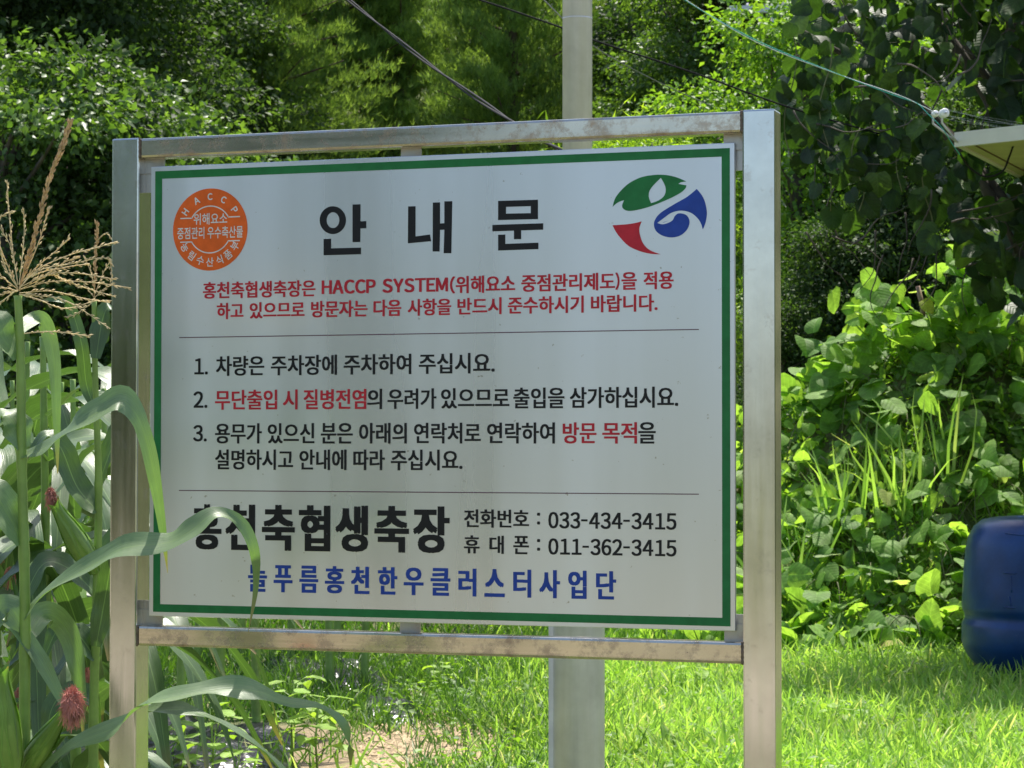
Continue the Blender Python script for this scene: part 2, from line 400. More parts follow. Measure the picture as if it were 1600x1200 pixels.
TREES = 'trees on the wooded slope'
def tr(px, d, proto, sc, label, name='broadleaf_tree', cat='tree', dz=0, group=TREES):
    plant_tree(name, proto, su(px, d), d, (px*.37+d) % 6.28, sc, label, cat, group, dz)
tr(-260, 29, BT[0], 1.0, 'dark leafy tree at the far left edge of the slope, mostly outside the picture')
tr(-60, 31.5, BT[1], 1.1, 'dark leafy tree above the corn tassel at the left')
tr(110, 33, BT[0], .95, 'dark leafy tree behind the left top corner of the notice board')
tr(235, 37, BT[1], .85, 'dark leafy tree between the left corner of the board and the pines')
for px, d, k, sc, lb in ((415, 38, 0, .95, 'leftmost full pine tree above the left part of the board'), (525, 41, 1, 1.15, 'pine tree crossed by the start of the twin black cable'),
                         (625, 41, 0, .95, 'pine tree above the middle of the board, behind the twin black cable'), (715, 46, 0, 1.15, 'pine tree behind the lower end of the twin black cable'),
                         (800, 38, 1, 1.0, 'pine tree directly left of the steel pole'), (885, 47, 0, 1.1, 'pine tree hidden in part by the upper steel pole')):
    tr(px, d, PT[k], sc, lb, 'pine_tree')
tr(1010, 42, BT[1], .9, 'dark leafy tree just right of the upper steel pole')
tr(1110, 34, BT[2], .72, 'leafy tree above the bright willow bush')
tr(1190, 38, BT[0], .95, 'dark leafy tree behind the crossarm of the utility pole')
tr(1270, 33, BT[2], .9, 'mid green tree seen through gaps left of the hanging vines')
tr(1390, 35, BT[1], 1.0, 'dark leafy tree seen through gaps in the hanging vines')
tr(1500, 33, BT[2], 1.0, 'mid green tree hidden behind the vine curtain and the roof corner')
tr(1620, 36, BT[0], 1.0, 'dark leafy tree behind the vine curtain at the right edge')
UPL = ['tree high on the slope, outside the left edge of the picture', 'tree high on the slope behind the corn tassel', 'tree high on the slope above the left post', 'tree high on the slope behind the gap left of the pines',
       'pine high on the slope behind the leftmost pine', 'pine high on the slope where the twin cable enters the picture', 'pine high on the slope behind the middle of the twin cable', 'pine high on the slope left of the steel pole',
       'tree high on the slope right of the steel pole', 'tree high on the slope above the willow bush', 'tree high on the slope behind the utility pole', 'tree high on the slope behind the left part of the vine curtain',
       'tree high on the slope behind the insulators', 'tree high on the slope outside the right edge', 'tree high on the slope farthest outside the right edge']
k = 0
for px in range(-150, 1900, 150):
    k += 1
    pr, nm = ((PT[k % 2], 'pine_tree') if 330 < px < 960 else (BT[k % 3], 'broadleaf_tree'))
    d = 54+(k*37 % 9)
    o_ = {-150: 'outside left', 0: 'above the left edge', 150: 'behind the left trees', 300: 'left of the pines'}
    tr(px, d, pr, 1.15, UPL[k-1], nm, group='trees high on the slope behind the nearer ones')
# shrubs of the slope foot
BU = 'shrubs at the foot of the slope'
tr(20, 25, SH[0], 1.15, 'green shrub behind the corn tassels at the left edge', 'shrub', 'shrub', .2, BU)
tr(140, 26, SH[1], 1.25, 'dark shrub left of the board beside the left post', 'shrub', 'shrub', .2, BU)
tr(255, 27, SH[0], 1.1, 'shrub behind the left top corner of the board', 'shrub', 'shrub', 0, BU)
tr(1015, 21, WI, .80, 'bright yellow green willow bush above the top rail, right of the pole', 'willow_bush', 'bush', 0, BU)
tr(1130, 24, CM, .74, 'bright leafy sapling between the willow bush and the right post', 'sapling', 'bush', 0, BU)
tr(1255, 21.5, CM, .80, 'sunlit sapling right of the top corner of the board', 'sapling', 'bush', 0, BU)
tr(1350, 22, CM, .86, 'sunlit sapling seen under the hanging vines', 'sapling', 'bush', 0, BU)
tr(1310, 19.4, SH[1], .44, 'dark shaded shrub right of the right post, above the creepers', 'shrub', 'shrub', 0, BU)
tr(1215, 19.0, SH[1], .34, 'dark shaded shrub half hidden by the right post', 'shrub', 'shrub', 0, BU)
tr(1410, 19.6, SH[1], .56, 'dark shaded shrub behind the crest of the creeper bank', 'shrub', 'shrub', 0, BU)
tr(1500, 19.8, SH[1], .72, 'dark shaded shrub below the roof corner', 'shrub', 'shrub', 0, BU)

# unseen trees, shrubs and road added to shape reflections in the steel
for i_, (x, y, pr, sc) in enumerate(((8, 11, SH[0], 1.3), (11.5, 18, BT[2], .9), (9.5, 28, BT[0], 1.0), (16, 27, BT[1], 1.0), (20, 20, BT[0], .9), (14, 12, SH[1], 1.5), (24, 32, BT[2], 1.0))):
    rel = Vector((x, y, 0))-CAM
    plant_tree('broadleaf_tree' if pr in BT else 'shrub', pr, rel.dot(RH), rel.dot(FH), i_*1.3, sc, 'unseen leafy growth added right of the picture, '+('low shrub nearest the blue tank', 'tree second from the tank', 'tree nearest the wooded slope', 'tree in the middle of the row', 'tree farthest to the right', 'low wide shrub behind the canopy', 'farthest tree of the row')[i_], 'tree' if pr in BT else 'shrub', 'unseen trees and shrubs added outside the right edge')
for px_, (x, y, pr, sc) in enumerate(((-22, -20, BT[0], 1.1), (-16, -22, BT[1], 1.2), (-10.5, -21, BT[0], 1.0), (-28, -16, BT[2], 1.0), (-13, -17, BT[2], .8), (-19, -15, BT[1], .8))):
    rel = Vector((x, y, 0))-CAM; s0 = rel.dot(RH); d0 = rel.dot(FH)
    plant_tree('broadleaf_tree', pr, s0, d0, px_*1.1, sc, 'unseen leafy tree added across the road, '+('second from the left', 'the tallest', 'rightmost of the back row', 'farthest left, mid green', 'nearest the road on the right', 'nearest the road in the middle')[px_], 'tree', 'unseen trees added behind the photographer for reflections')
rd = []  # unseen road strip, added to warm the reflections low on the board
for x in (-60, 60):
    for y in (-11.5, -5.8): rd.append((x, y, .03))
mr_, t_, p_, o_ = newmat('dirt road'); nn_ = noise(t_, 6, 6, .65); rr_ = ramp(t_, nn_, [(.3, (.28, .23, .17)), (.7, (.42, .36, .28))]); t_.links.new(rr_.outputs[0], p_.inputs['Base Color']); p_.inputs['Roughness'].default_value = .9
tag(link('road', pymesh('road', rd, [(0, 2, 3, 1)]), mr_), kind='structure')

# undergrowth of the slope
RNG = np.random.default_rng(21)
N = 60000
s_ = RNG.uniform(-9, 9, N); d_ = RNG.uniform(19.5, 40, N); s_ *= d_/22
P = np.stack([CAM.x+RH.x*s_+FH.x*d_, CAM.y+RH.y*s_+FH.y*d_, terr(s_, d_)+RNG.random(N)**2*.45], -1)
V, F_, R = scatter_arrays(LEAF4, P, rdir(N)+np.array([0, 0, .2]), rdir(N)*.6+np.array([0, 0, 1]), RNG.uniform(.07, .15, N))
tag(link('undergrowth', npmesh('undergrowth', V, F_, R), M['broad2']), 'low leafy undergrowth covering the wooded slope', 'undergrowth', kind='stuff')

# ------------------------------------------------------------------ grass
def blades(N, srange, drange, dens, hmin, hmax, wid, mat, name, label, cat, lean=.5, tmpl=BLADE, seed=0):
    global RNG
    RNG = np.random.default_rng(500+seed)
    s = RNG.uniform(*srange, N); d = RNG.uniform(*drange, N)
    keep = RNG.random(N) < dens(s, d); s = s[keep]; d = d[keep]; n = len(s)
    P = np.stack([CAM.x+RH.x*s+FH.x*d, CAM.y+RH.y*s+FH.y*d, terr(s, d)-.01], -1)
    yd = np.array([0, 0, 1.0])+RNG.normal(size=(n, 3))*lean*np.array([1, 1, .2]); yd[:, 2] = np.abs(yd[:, 2])+.15
    hs = RNG.uniform(hmin, hmax, n)*(.75+.6*nz(s, d, 9, .9)+.25*nz(s, d, 12, 3.5))
    V, F_, R = scatter_arrays(tmpl, P, yd, rdir(n)*.7+np.array([0, 0, .6]), hs, wscale=RNG.uniform(.7, 1.3, n)*wid)
    return tag(link(name, npmesh(name, V, F_, R), mat), label, cat, kind='stuff')
def sand(s, d):
    c = su(650, 11.0); r = np.hypot((s-c)/.62, (d-11.1)/1.15)
    return np.clip(1.25-r, 0, 1)*(nz(s, d, 31, 3.0) > .28)
def dens_bright(s, d):
    x = np.clip((s+.25+.5*(nz(s, d, 33, 1.6)-.5))*2.2, 0.03, 1); return x*(1-.93*sand(s, d))*(.25+.75*nz(s, d, 34, 2.6))*(.5+.5*(nz(s, d, 36, 7) > .35))
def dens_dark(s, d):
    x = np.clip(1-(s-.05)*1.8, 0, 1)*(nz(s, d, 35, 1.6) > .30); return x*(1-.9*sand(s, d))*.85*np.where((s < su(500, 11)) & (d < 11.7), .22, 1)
blades(125000, (-1.2, 4.2), (9.4, 17.3), dens_bright, .05, .185, .013, M['grass'], 'grass', 'bright sunlit grass on the ground under and right of the board', 'grass', .85, seed=1)
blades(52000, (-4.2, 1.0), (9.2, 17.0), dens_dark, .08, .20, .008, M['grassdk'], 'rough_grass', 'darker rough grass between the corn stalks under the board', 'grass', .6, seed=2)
blades(26000, (-4.5, 5), (1.5, 9.4), lambda s, d: .8+0*s, .05, .11, .012, M['grass'], 'grass', 'short grass in front of and under the board, nearer than the picture shows', 'grass', .6, seed=3)
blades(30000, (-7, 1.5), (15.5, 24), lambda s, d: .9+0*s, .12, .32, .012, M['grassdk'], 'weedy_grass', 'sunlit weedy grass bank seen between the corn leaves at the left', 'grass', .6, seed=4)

RNG = np.random.default_rng(81); N = 16000
s_ = RNG.uniform(-2.6, 4, N); d_ = RNG.uniform(9.6, 16.5, N); q_ = (nz(s_, d_, 72, 1.9) > .45) & ((s_ > su(560, 11)) | (RNG.random(N) < .25)) & (sand(s_, d_) < .55); s_, d_ = s_[q_], d_[q_]; N = len(s_)
P = np.stack([CAM.x+RH.x*s_+FH.x*d_, CAM.y+RH.y*s_+FH.y*d_, terr(s_, d_)+.02+RNG.random(N)*.09], -1)
V, F_, R = scatter_arrays(LEAF4, P, rdir(N)*np.array([1, 1, .3]), rdir(N)*.5+np.array([0, 0, 1]), RNG.uniform(.025, .06, N))
tag(link('ground_weeds', npmesh('ground_weeds', V, F_, R), M['broad3']), 'small round leaved weeds growing in patches between the grass', 'weeds', kind='stuff')
N = 3500; s_ = RNG.uniform(su(560, 11), su(780, 11), N); d_ = RNG.uniform(9.8, 12.6, N)
P = np.stack([CAM.x+RH.x*s_+FH.x*d_, CAM.y+RH.y*s_+FH.y*d_, terr(s_, d_)+.003], -1)
CLOD = tm([(-.5, -.4, 0), (.5, -.45, 0), (.4, .5, 0), (-.45, .4, 0), (.05, 0, .5)], [(0, 1, 4), (1, 2, 4), (2, 3, 4), (3, 0, 4)])
V, F_, R = scatter_arrays(CLOD, P, rdir(N)*np.array([1, 1, .05]), np.tile([0, 0, 1.0], (N, 1)), .006+.03*RNG.random(N)**4)
tag(link('soil_crumbs', npmesh('soil_crumbs', V, F_, R), simple('soil crumbs', (.40, .30, .18), .95, nscale=30, namt=.3)), 'crumbs and pebbles on the bare sandy soil', 'soil crumbs', kind='stuff')

def pal(name, s, d, z=None): return sdz(s, d, T(s, d) if z is None else z)

# ------------------------------------------------------------------ creeper bank (kudzu)
def leaf_objects(root, P, Y, Nn, sc, mat, pick, name='leaf', stuffname='leaf_mass', meshes=None):
    """pick: indices that become single leaf objects; the rest join into one part"""
    rest = np.setdiff1d(np.arange(len(P)), pick)
    mats4 = []
    for i, (tv, tf) in enumerate(RL):
        me = npmesh('leaf', tv, tf, smooth=True, uv=tv[:, :2]); me.materials.append(mat); mats4.append(me)
    base = np.array(root.location)
    for j, i in enumerate(pick):
        y = Vector(Y[i]).normalized(); z = Vector(Nn[i]); z = (z-y*z.dot(y)).normalized(); x = y.cross(z)
        o = bpy.data.objects.new(name, mats4[j % 4]); COL.objects.link(o); o.parent = root
        p_ = Vector(P[i]-base); k = float(sc[i])
        o.matrix_local = Matrix(((x.x*k, y.x*k, z.x*k, p_.x), (x.y*k, y.y*k, z.y*k, p_.y), (x.z*k, y.z*k, z.z*k, p_.z), (0, 0, 0, 1)))
    parts = []
    for q in range(4):
        r_ = rest[q::4]
        if len(r_): parts.append(scatter_arrays(RL[q], P[r_], Y[r_], Nn[r_], sc[r_]))
    V, F_, R = merge(parts); UVs = np.concatenate([tuv(RL[q], len(rest[q::4])) for q in range(4)])
    o = link(stuffname, npmesh(stuffname, V, F_, R, smooth=True, uv=UVs), mat, root); o['kind'] = 'stuff'

RNG = np.random.default_rng(41)
N = 4200
s_ = RNG.uniform(.9, 6.3, N); d_ = RNG.uniform(15.6, 19.6, N)
keep = RNG.random(N) < np.clip((s_-1.0)*1.3+.35, .2, 1); s_ = s_[keep]; d_ = d_[keep]; N = len(s_)
off = .03+RNG.random(N)**1.4*.25*np.clip(.5+nz(s_, d_, 44, 2.0), .4, 1.3)
z0 = terr(s_, d_); e = .1
gs = (terr(s_+e, d_)-terr(s_-e, d_))/(2*e); gd = (terr(s_, d_+e)-terr(s_, d_-e))/(2*e)
RHn = np.array(RH); FHn = np.array(FH)
nrm = unit(-gs[:, None]*RHn-gd[:, None]*FHn+np.array([0, 0, 1.0]))
P = np.array(CAM)*np.array([1, 1, 0])+s_[:, None]*RHn+d_[:, None]*FHn+np.array([0, 0, 1.0])*(z0+.0)[:, None]+nrm*off[:, None]
Nn = unit(nrm*.75+np.array([0, 0, .6])+RNG.normal(size=(N, 3))*.58)
Y = unit(-FHn*.7+np.array([0, 0, -.45])+RNG.normal(size=(N, 3))*.75)
sc = .07+.155*RNG.random(N)**.8
# sprays of leaves standing above the crest
for (cu_, cv_, n_) in ((1375, 462, 14), (1390, 500, 16), (1440, 500, 18), (1320, 548, 16), (1480, 455, 22), (1530, 450, 26), (1575, 430, 26), (1290, 575, 12), (1500, 500, 24), (1350, 520, 12)):
    cc = np.array(at(cu_, cv_, 17.9)); P = np.concatenate([P, cc+RNG.normal(size=(n_, 3))*np.array([.16, .16, .10])])
    Nn = np.concatenate([Nn, unit(np.array([0, 0, .8])-FHn*.4+RNG.normal(size=(n_, 3))*.5)]); Y = np.concatenate([Y, unit(-FHn*.4+np.array([0, 0, -.5])+RNG.normal(size=(n_, 3))*.7)])
    sc = np.concatenate([sc, RNG.uniform(.10, .22, n_)]); s_ = np.concatenate([s_, np.full(n_, su(cu_, 17.9))]); d_ = np.concatenate([d_, np.full(n_, 17.9)]); off = np.concatenate([off, np.full(n_, .28)])
u_ = 800+s_/d_*FPX
vis = np.where((u_ > 1215) & (u_ < 1620))[0]
pick = vis[np.argsort(-(off[vis]*1.0+sc[vis]*1.2-(d_[vis]-15.6)*.03))][:290]
kb = empty('creeper_bank', sdz(su(1400, 17), 17, T(su(1400, 17), 17)), 'sunlit bank of broad leaved creeper between the right post and the blue tank', 'creeper')
leaf_objects(kb, P, Y, Nn, sc, M['kudzu'], pick)
# curling vine stems
mb = MB()
for i in range(150):
    s = random.uniform(1.7, 4.4); d = random.uniform(15.8, 18.4); q = []
    a = random.uniform(0, 6.28)
    for j in range(7):
        q.append(sdz(s, d, T(s, d)+.12+.16*math.sin(j*.9+i))); s += math.cos(a)*.09; d += math.sin(a)*.09; a += random.uniform(-.5, .5)
    mb.tube(catmull(q, 12), .0035, 4)
mb.build('vine_stem', M['stem'], kb, True)['kind'] = 'stuff'
# small weeds filling the gaps of the creeper
RNG = np.random.default_rng(43); N = 14000
s_ = RNG.uniform(1.0, 6, N); d_ = RNG.uniform(15.7, 19, N); q_ = nz(s_, d_, 71, 2.2) > .38; s_, d_ = s_[q_], d_[q_]; N = len(s_)
P = np.stack([CAM.x+RH.x*s_+FH.x*d_, CAM.y+RH.y*s_+FH.y*d_, terr(s_, d_)+.04+RNG.random(N)*.24], -1)
V, F_, R = scatter_arrays(LEAF4, P, rdir(N)+np.array([0, 0, .1])-FHn*.4, rdir(N)*.7+np.array([0, 0, 1]), RNG.uniform(.03, .075, N))
link('small_weeds', npmesh('small_weeds', V, F_, R), M['broad3'], kb)['kind'] = 'stuff'
# tall grass standing among the creepers
RNG = np.random.default_rng(47)
def clump(u, v_base, d, n, L, label, lean=.32):
    n = int(n*.6)
    base = np.array(at(u, v_base, d)); base[2] = T(su(u, d), d)
    P = base+RNG.normal(size=(n, 3))*np.array([.10, .10, .0]); yd = np.array([0, 0, 1.0])+RNG.normal(size=(n, 3))*lean*np.array([1, 1, .1])
    V, F_, R = scatter_arrays(BLADE, P, yd, rdir(n)*.5+np.array([0, 0, .4])-FHn*.3, L*RNG.uniform(.6, 1.1, n), wscale=np.full(n, .026))
    e_ = tag(link('grass_tuft', npmesh('grass_tuft', V-base, F_, R), M['grass']), label, 'grass tuft', 'tall grass tufts among the creepers'); e_.location = base
for u, d, n, L, lb in ((1245, 16.6, 34, .75, 'tall grass tuft right beside the right post'), (1310, 16.9, 30, .70, 'tall grass tuft second from the right post, under two round leaves'),
                       (1360, 16.8, 26, .70, 'tall grass tuft below the middle of the creeper crest'), (1405, 16.8, 40, .80, 'dense tall grass tuft in the middle of the creeper bank'),
                       (1475, 16.9, 30, .85, 'tall grass tuft of splayed pale blades, rightmost of the creeper bank')):
    clump(u, 800, d, n, L, lb)
# bare stub among creepers
mb = MB(); a_ = at(1442, 482, 17.9); b_ = at(1434, 447, 17.9)
mb.tube([a_-Vector((0, 0, .5)), a_, b_], [.022, .02, .017], 8); M['stub'] = simple('weathered wood', (.26, .17, .13), .85, nscale=25, namt=.3); o = mb.build('dead_stump', M['stub'], None, True)
tag(o, 'bare brown stub of a broken branch standing above the creeper crest', 'stump')

# ------------------------------------------------------------------ vine covered tree (upper right)
RNG = np.random.default_rng(52)
N = 7000
u_ = 1185+RNG.random(N)**.8*780; v_ = RNG.uniform(-650, 570, N)
# lower outline of the curtain in the picture's own elevation terms
low = np.interp(u_, [1185, 1230, 1300, 1380, 1430, 1480, 1540, 1620, 1700, 2000], [0, 30, 60, 110, 215, 390, 480, 545, 560, 560])+90*(nz(u_, v_*0, 61, .02)-.5)
d_ = 14.6+RNG.random(N)*2.6
clmp = .5*nz(u_+d_*40, v_, 63, .011)+.5*nz(u_-d_*60, v_, 64, .024)
keep = (v_ < low) & (clmp > .40) & ((v_ > -60) | (u_ > 1290+(-60-v_)*.45)) & ((u_ > 1215+60*nz(v_, v_*0, 62, .012)) | (RNG.random(N) < .25)); u_, v_, d_ = u_[keep], v_[keep], d_[keep]; N = len(u_)
P = np.array([at(a, b, c) for a, b, c in zip(u_, v_, d_)])
Nn = unit(-FHn*.45+np.array([0, 0, .6])+RNG.normal(size=(N, 3))*.75); Y = unit(np.array([0, 0, -1.0])-FHn*.15+RNG.normal(size=(N, 3))*.7)
sc = .07+.125*RNG.random(N)
vis = np.where((u_ < 1620) & (v_ > -25))[0]; pick = vis[np.argsort(d_[vis]-sc[vis]*3)][:270]
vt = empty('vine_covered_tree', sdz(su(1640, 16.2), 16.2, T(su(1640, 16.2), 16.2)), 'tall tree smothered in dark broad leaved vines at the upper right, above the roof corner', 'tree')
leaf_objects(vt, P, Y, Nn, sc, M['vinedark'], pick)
mb = MB(); b0 = Vector(vt.location)
tk = catmull([b0-Vector((0, 0, .3)), b0+Vector((.05, 0, 2)), b0+Vector((-.1, .1, 4)), b0+Vector((.1, 0, 6.5))], 12)
mb.tube(tk, [.17*(1-.06*i) for i in range(13)], 10)
for (u, v, d) in ((1240, 40, 16), (1330, -80, 16.2), (1400, 120, 16), (1500, 60, 15.6), (1480, -250, 16), (1750, 60, 16), (1800, -300, 16.4), (1560, 330, 15.8), (1650, 380, 16.6)):
    tp = at(u, v, d); a = tk[min(12, max(2, int((tp.z-b0.z)/6.5*12)-2))]
    mb.tube(catmull([a, (a+tp)/2+Vector((0, 0, .25)), tp], 8), [.06*(1-.1*k_) for k_ in range(9)], 6)
mb.build('trunk', M['bark'], vt, True)
mb = MB()
for i in range(70):
    u, v, d = random.uniform(1230, 1640), random.uniform(-40, 420), random.uniform(14.5, 16.5); q = [at(u, v, d)]
    a = random.uniform(-.6, .6)-1.57*(random.random() < .6)
    for j in range(5): u += math.cos(a)*22; v -= math.sin(a)*22; a += random.uniform(-.5, .5); q.append(at(u, v, d))
    mb.tube(catmull(q, 10), [.007*(1-.08*k_) for k_ in range(11)], 4)
mb.build('twigs', M['bark'], vt, True)['kind'] = 'stuff'
# hanging strands, each a part with its leaves
RNG = np.random.default_rng(55); random.seed(5)
for i, (u, v0, v1, d) in enumerate(((1235, 40, 250, 15), (1262, 60, 205, 15.3), (1290, 90, 330, 14.8), (1322, 60, 260, 15.1), (1352, 90, 300, 14.9), (1385, 110, 345, 15.1), (1410, 100, 300, 14.7), (1290, 60, 240, 14.6), (1450, 180, 380, 14.9), (1340, 200, 330, 14.6))):
    q = [at(u+10*math.sin(j*1.3+i), v0+(v1-v0)*j/5, d) for j in range(6)]
    c = catmull(q, 26); mb = MB(); mb.tube(c, .004, 4)
    st = mb.build('hanging_strand', M['stem'], vt, True)
    n = 15; P = np.array([c[int(26*(k_+.5)/n)] for k_ in range(n)])+RNG.normal(size=(n, 3))*.05
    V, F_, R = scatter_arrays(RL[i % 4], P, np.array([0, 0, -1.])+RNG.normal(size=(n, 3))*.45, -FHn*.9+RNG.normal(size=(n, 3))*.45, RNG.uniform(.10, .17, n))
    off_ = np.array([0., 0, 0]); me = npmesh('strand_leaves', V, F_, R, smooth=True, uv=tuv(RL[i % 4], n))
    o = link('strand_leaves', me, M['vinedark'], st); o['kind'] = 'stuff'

# ------------------------------------------------------------------ metal materials
def steel(name, base, rough, rust=.0, streak=(1, 1, .05), metal=1.0, edge=False):
    m, t, p, out = newmat(name)
    tc = t.nodes.new('ShaderNodeNewGeometry').outputs['Position']
    st = noise(t, 60, 3, .6, tc, streak); blot = noise(t, 9, 4, .6, tc); fine = noise(t, 240, 2, .6, tc)
    c0 = ramp(t, blot, [(.3, tuple(x*.78 for x in base)), (.7, base)])
    sr = ramp(t, st, [(.3, (.92, .92, .92)), (.7, (1.03, 1.03, 1.03))])
    c = mixc(t, 1.0, c0.outputs[0], sr.outputs[0], 'MULTIPLY')
    rr = ramp(t, noise(t, 22, 6, .72, tc), [(.60-.14*rust, (0, 0, 0)), (.78-.1*rust, (1, 1, 1))])
    rm = t.nodes.new('ShaderNodeMath'); rm.operation = 'MULTIPLY'; rm.inputs[1].default_value = min(1, .85*rust)
    if edge:    # rust creeping along the lower edge of a rail
        gz = t.nodes.new('ShaderNodeSeparateXYZ'); t.links.new(t.nodes.new('ShaderNodeTexCoord').outputs['Generated'], gz.inputs[0])
        er = ramp(t, gz.outputs[2], [(.02, (.9, .9, .9)), (.22, (0, 0, 0))]); e2_ = ramp(t, noise(t, 30, 5, .7, tc, (.25, 1, 1)), [(.38, (0, 0, 0)), (.62, (1, 1, 1))])
        em = mixc(t, 1.0, er.outputs[0], e2_.outputs[0], 'MULTIPLY'); t.links.new(mixc(t, 1.0, rr.outputs[0], em, 'ADD'), rm.inputs[0])
    else: t.links.new(rr.outputs[0], rm.inputs[0])
    rc = ramp(t, fine, [(.3, (.16, .07, .03)), (.7, (.36, .22, .12))])
    t.links.new(mixc(t, rm.outputs[0], c, rc.outputs[0]), p.inputs['Base Color'])
    mm = t.nodes.new('ShaderNodeMath'); mm.operation = 'MULTIPLY_ADD'; mm.inputs[1].default_value = -metal; mm.inputs[2].default_value = metal
    t.links.new(rm.outputs[0], mm.inputs[0]); t.links.new(mm.outputs[0], p.inputs['Metallic'])
    r2 = ramp(t, st, [(.3, (rough*.8,)*3), (.7, (min(1, rough*1.3),)*3)]); t.links.new(r2.outputs[0], p.inputs['Roughness'])
    bump(t, p, st, .05, .002)
    return m
M['post'] = steel('stainless post', (.66, .66, .64), .15, .30)
M['rail'] = steel('stainless rail', (.66, .60, .51), .17, .85, (.05, 1, 1), edge=True)
M['galv'] = steel('galvanised pole', (.70, .685, .75), .42, .06, metal=.3)
M['tab'] = steel('bracket steel', (.48, .47, .45), .38, .5)
ANIS = 0.0
# aluminium panel, white coated, soft vertical sheen with reflection bands painted into the colour
m, t, p, out = newmat('white sign sheet')
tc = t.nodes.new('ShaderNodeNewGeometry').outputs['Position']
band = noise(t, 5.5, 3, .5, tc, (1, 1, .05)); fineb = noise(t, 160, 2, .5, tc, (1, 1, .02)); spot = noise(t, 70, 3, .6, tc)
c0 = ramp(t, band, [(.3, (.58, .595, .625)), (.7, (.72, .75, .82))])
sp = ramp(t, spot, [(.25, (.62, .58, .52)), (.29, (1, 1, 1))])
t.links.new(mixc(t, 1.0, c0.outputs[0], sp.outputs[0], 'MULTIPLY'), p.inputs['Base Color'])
p.inputs['Metallic'].default_value = .72; p.inputs['Anisotropic'].default_value = .75; p.inputs['Anisotropic Rotation'].default_value = ANIS
tg = t.nodes.new('ShaderNodeTangent'); tg.direction_type = 'RADIAL'; tg.axis = 'Z'; t.links.new(tg.outputs[0], p.inputs['Tangent'])
rr = ramp(t, band, [(.3, (.24,)*3), (.7, (.36,)*3)]); t.links.new(rr.outputs[0], p.inputs['Roughness'])
bump(t, p, fineb, .04, .001)
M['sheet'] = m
def ink(name, c, rough=.4):
    m, t, p, out = newmat(name)
    n = noise(t, 40, 4); r = ramp(t, n, [(.3, tuple(x*.85 for x in c)), (.7, tuple(min(1, x*1.1) for x in c))])
    t.links.new(r.outputs[0], p.inputs['Base Color']); p.inputs['Roughness'].default_value = rough
    p.inputs['Specular IOR Level'].default_value = .25; return m
M['iblack'] = ink('black lettering', (.012, .012, .015)); M['ired'] = ink('red lettering', (.50, .022, .04)); M['iblue'] = ink('blue lettering', (.02, .06, .34))
M['igreen'] = ink('green border', (.018, .17, .05)); M['iorange'] = ink('orange seal', (.78, .13, .02)); M['iwhite'] = ink('seal white', (.72, .70, .68)); M['iline'] = ink('rule line', (.12, .05, .09))

# ------------------------------------------------------------------ notice board
ZC = 1.5
Wp, Hp, pw, X0, rec = 1.2, .9, .0605, .6187, .0176
zt = ZC+.5075; zb = ZC-.4691; rh = .0395; pd = .0557
nb = empty('notice_board', (0, pd/2, 0), 'white notice board with green border and Korean lettering in a stainless steel frame', 'notice board')
for x0, x1 in ((-X0-pw, -X0), (X0, X0+pw)):
    mb = MB(); mb.box(x0, x1, 0, pd, -.3, zt, .0035); mb.build('post', M['post'], nb)
mb = MB(); mb.box(-X0+.0005, X0-.0005, .0015, .042, zt-.0015-rh, zt-.0015, .005); mb.build('rail', M['rail'], nb)
mb = MB(); mb.box(-X0+.0005, X0-.0005, .0015, .042, zb-rh, zb, .005); mb.build('rail', M['rail'], nb)
# weld beads where the rails meet the posts
M['weld'] = simple('burnt weld', (.16, .12, .09), .5, .6, nscale=60, namt=.5, bumpn=.6)
for sx_ in (-1, 1):
    for z0_, z1_ in ((zt-.0015-rh, zt-.0015), (zb-rh, zb)):
        m1 = MB(); m1.tube([(sx_*(X0-.0012), .0012, z0_-.001+(z1_-z0_+.002)*i/9) for i in range(10)], [.0022+.0009*(i % 2) for i in range(10)], 6); m1.build('weld_bead', M['weld'], nb, True)
# brackets
pt, pb = ZC+Hp/2, ZC-Hp/2
mb = MB(); yb0, yb1 = rec+.012, rec+.016
for sx in (-1, 1):
    xa, xb = sorted((sx*(X0-.0), sx*(X0-.042)))
    m1 = MB(); m1.box(xa, xb, yb0, yb1, pt-.012, zt-rh+.001, 0); m1.box(*sorted((sx*X0, sx*(X0-.025))), yb0+.004, yb1+.004, pt-.05, pt+.002, 0); m1.build('bracket', M['tab'], nb)
    m1 = MB(); m1.box(xa, xb, yb0, yb1, zb-.001, pb+.012, 0); m1.box(*sorted((sx*X0, sx*(X0-.025))), yb0+.004, yb1+.004, pb-.002, pb+.03, 0); m1.build('bracket', M['tab'], nb)
for xm in (-.045,):
    m1 = MB(); m1.box(xm-.021, xm+.021, yb0, yb1, pt-.012, zt-rh+.001, 0); m1.build('bracket', M['tab'], nb)
    m1 = MB(); m1.box(xm-.021, xm+.021, yb0, yb1, zb-.001, pb+.012, 0); m1.build('bracket', M['tab'], nb)
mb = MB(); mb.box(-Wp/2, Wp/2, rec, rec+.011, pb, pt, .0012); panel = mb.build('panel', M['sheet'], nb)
YI = rec-.0006
def pan(u, v, y=YI):
    d = FW + RT*((u-800)/FPX) - UP*((v-600)/FPX); k = (y-CAM.y)/d.y; q = CAM+d*k; return q.x, q.z
def flat(name, polys, mat, y=YI, parent=panel, holes=()):
    """thin printed film: polygons in panel coordinates, each [outer, hole, hole...]"""
    V = []; F = []
    for rings in polys:
        rg = [[Vector((x, z, 0)) for x, z in r] for r in rings]
        base = len(V)
        for r in rg: V += [(q.x, y, q.y) for q in r]
        for tri in tessellate_polygon(rg): F.append(tuple(base+i for i in tri))
    me = pymesh(name, V, F); 
    # face the reader
    for pl in me.polygons:
        if pl.normal.y > 0: pl.flip()
    return link(name, me, mat, parent)
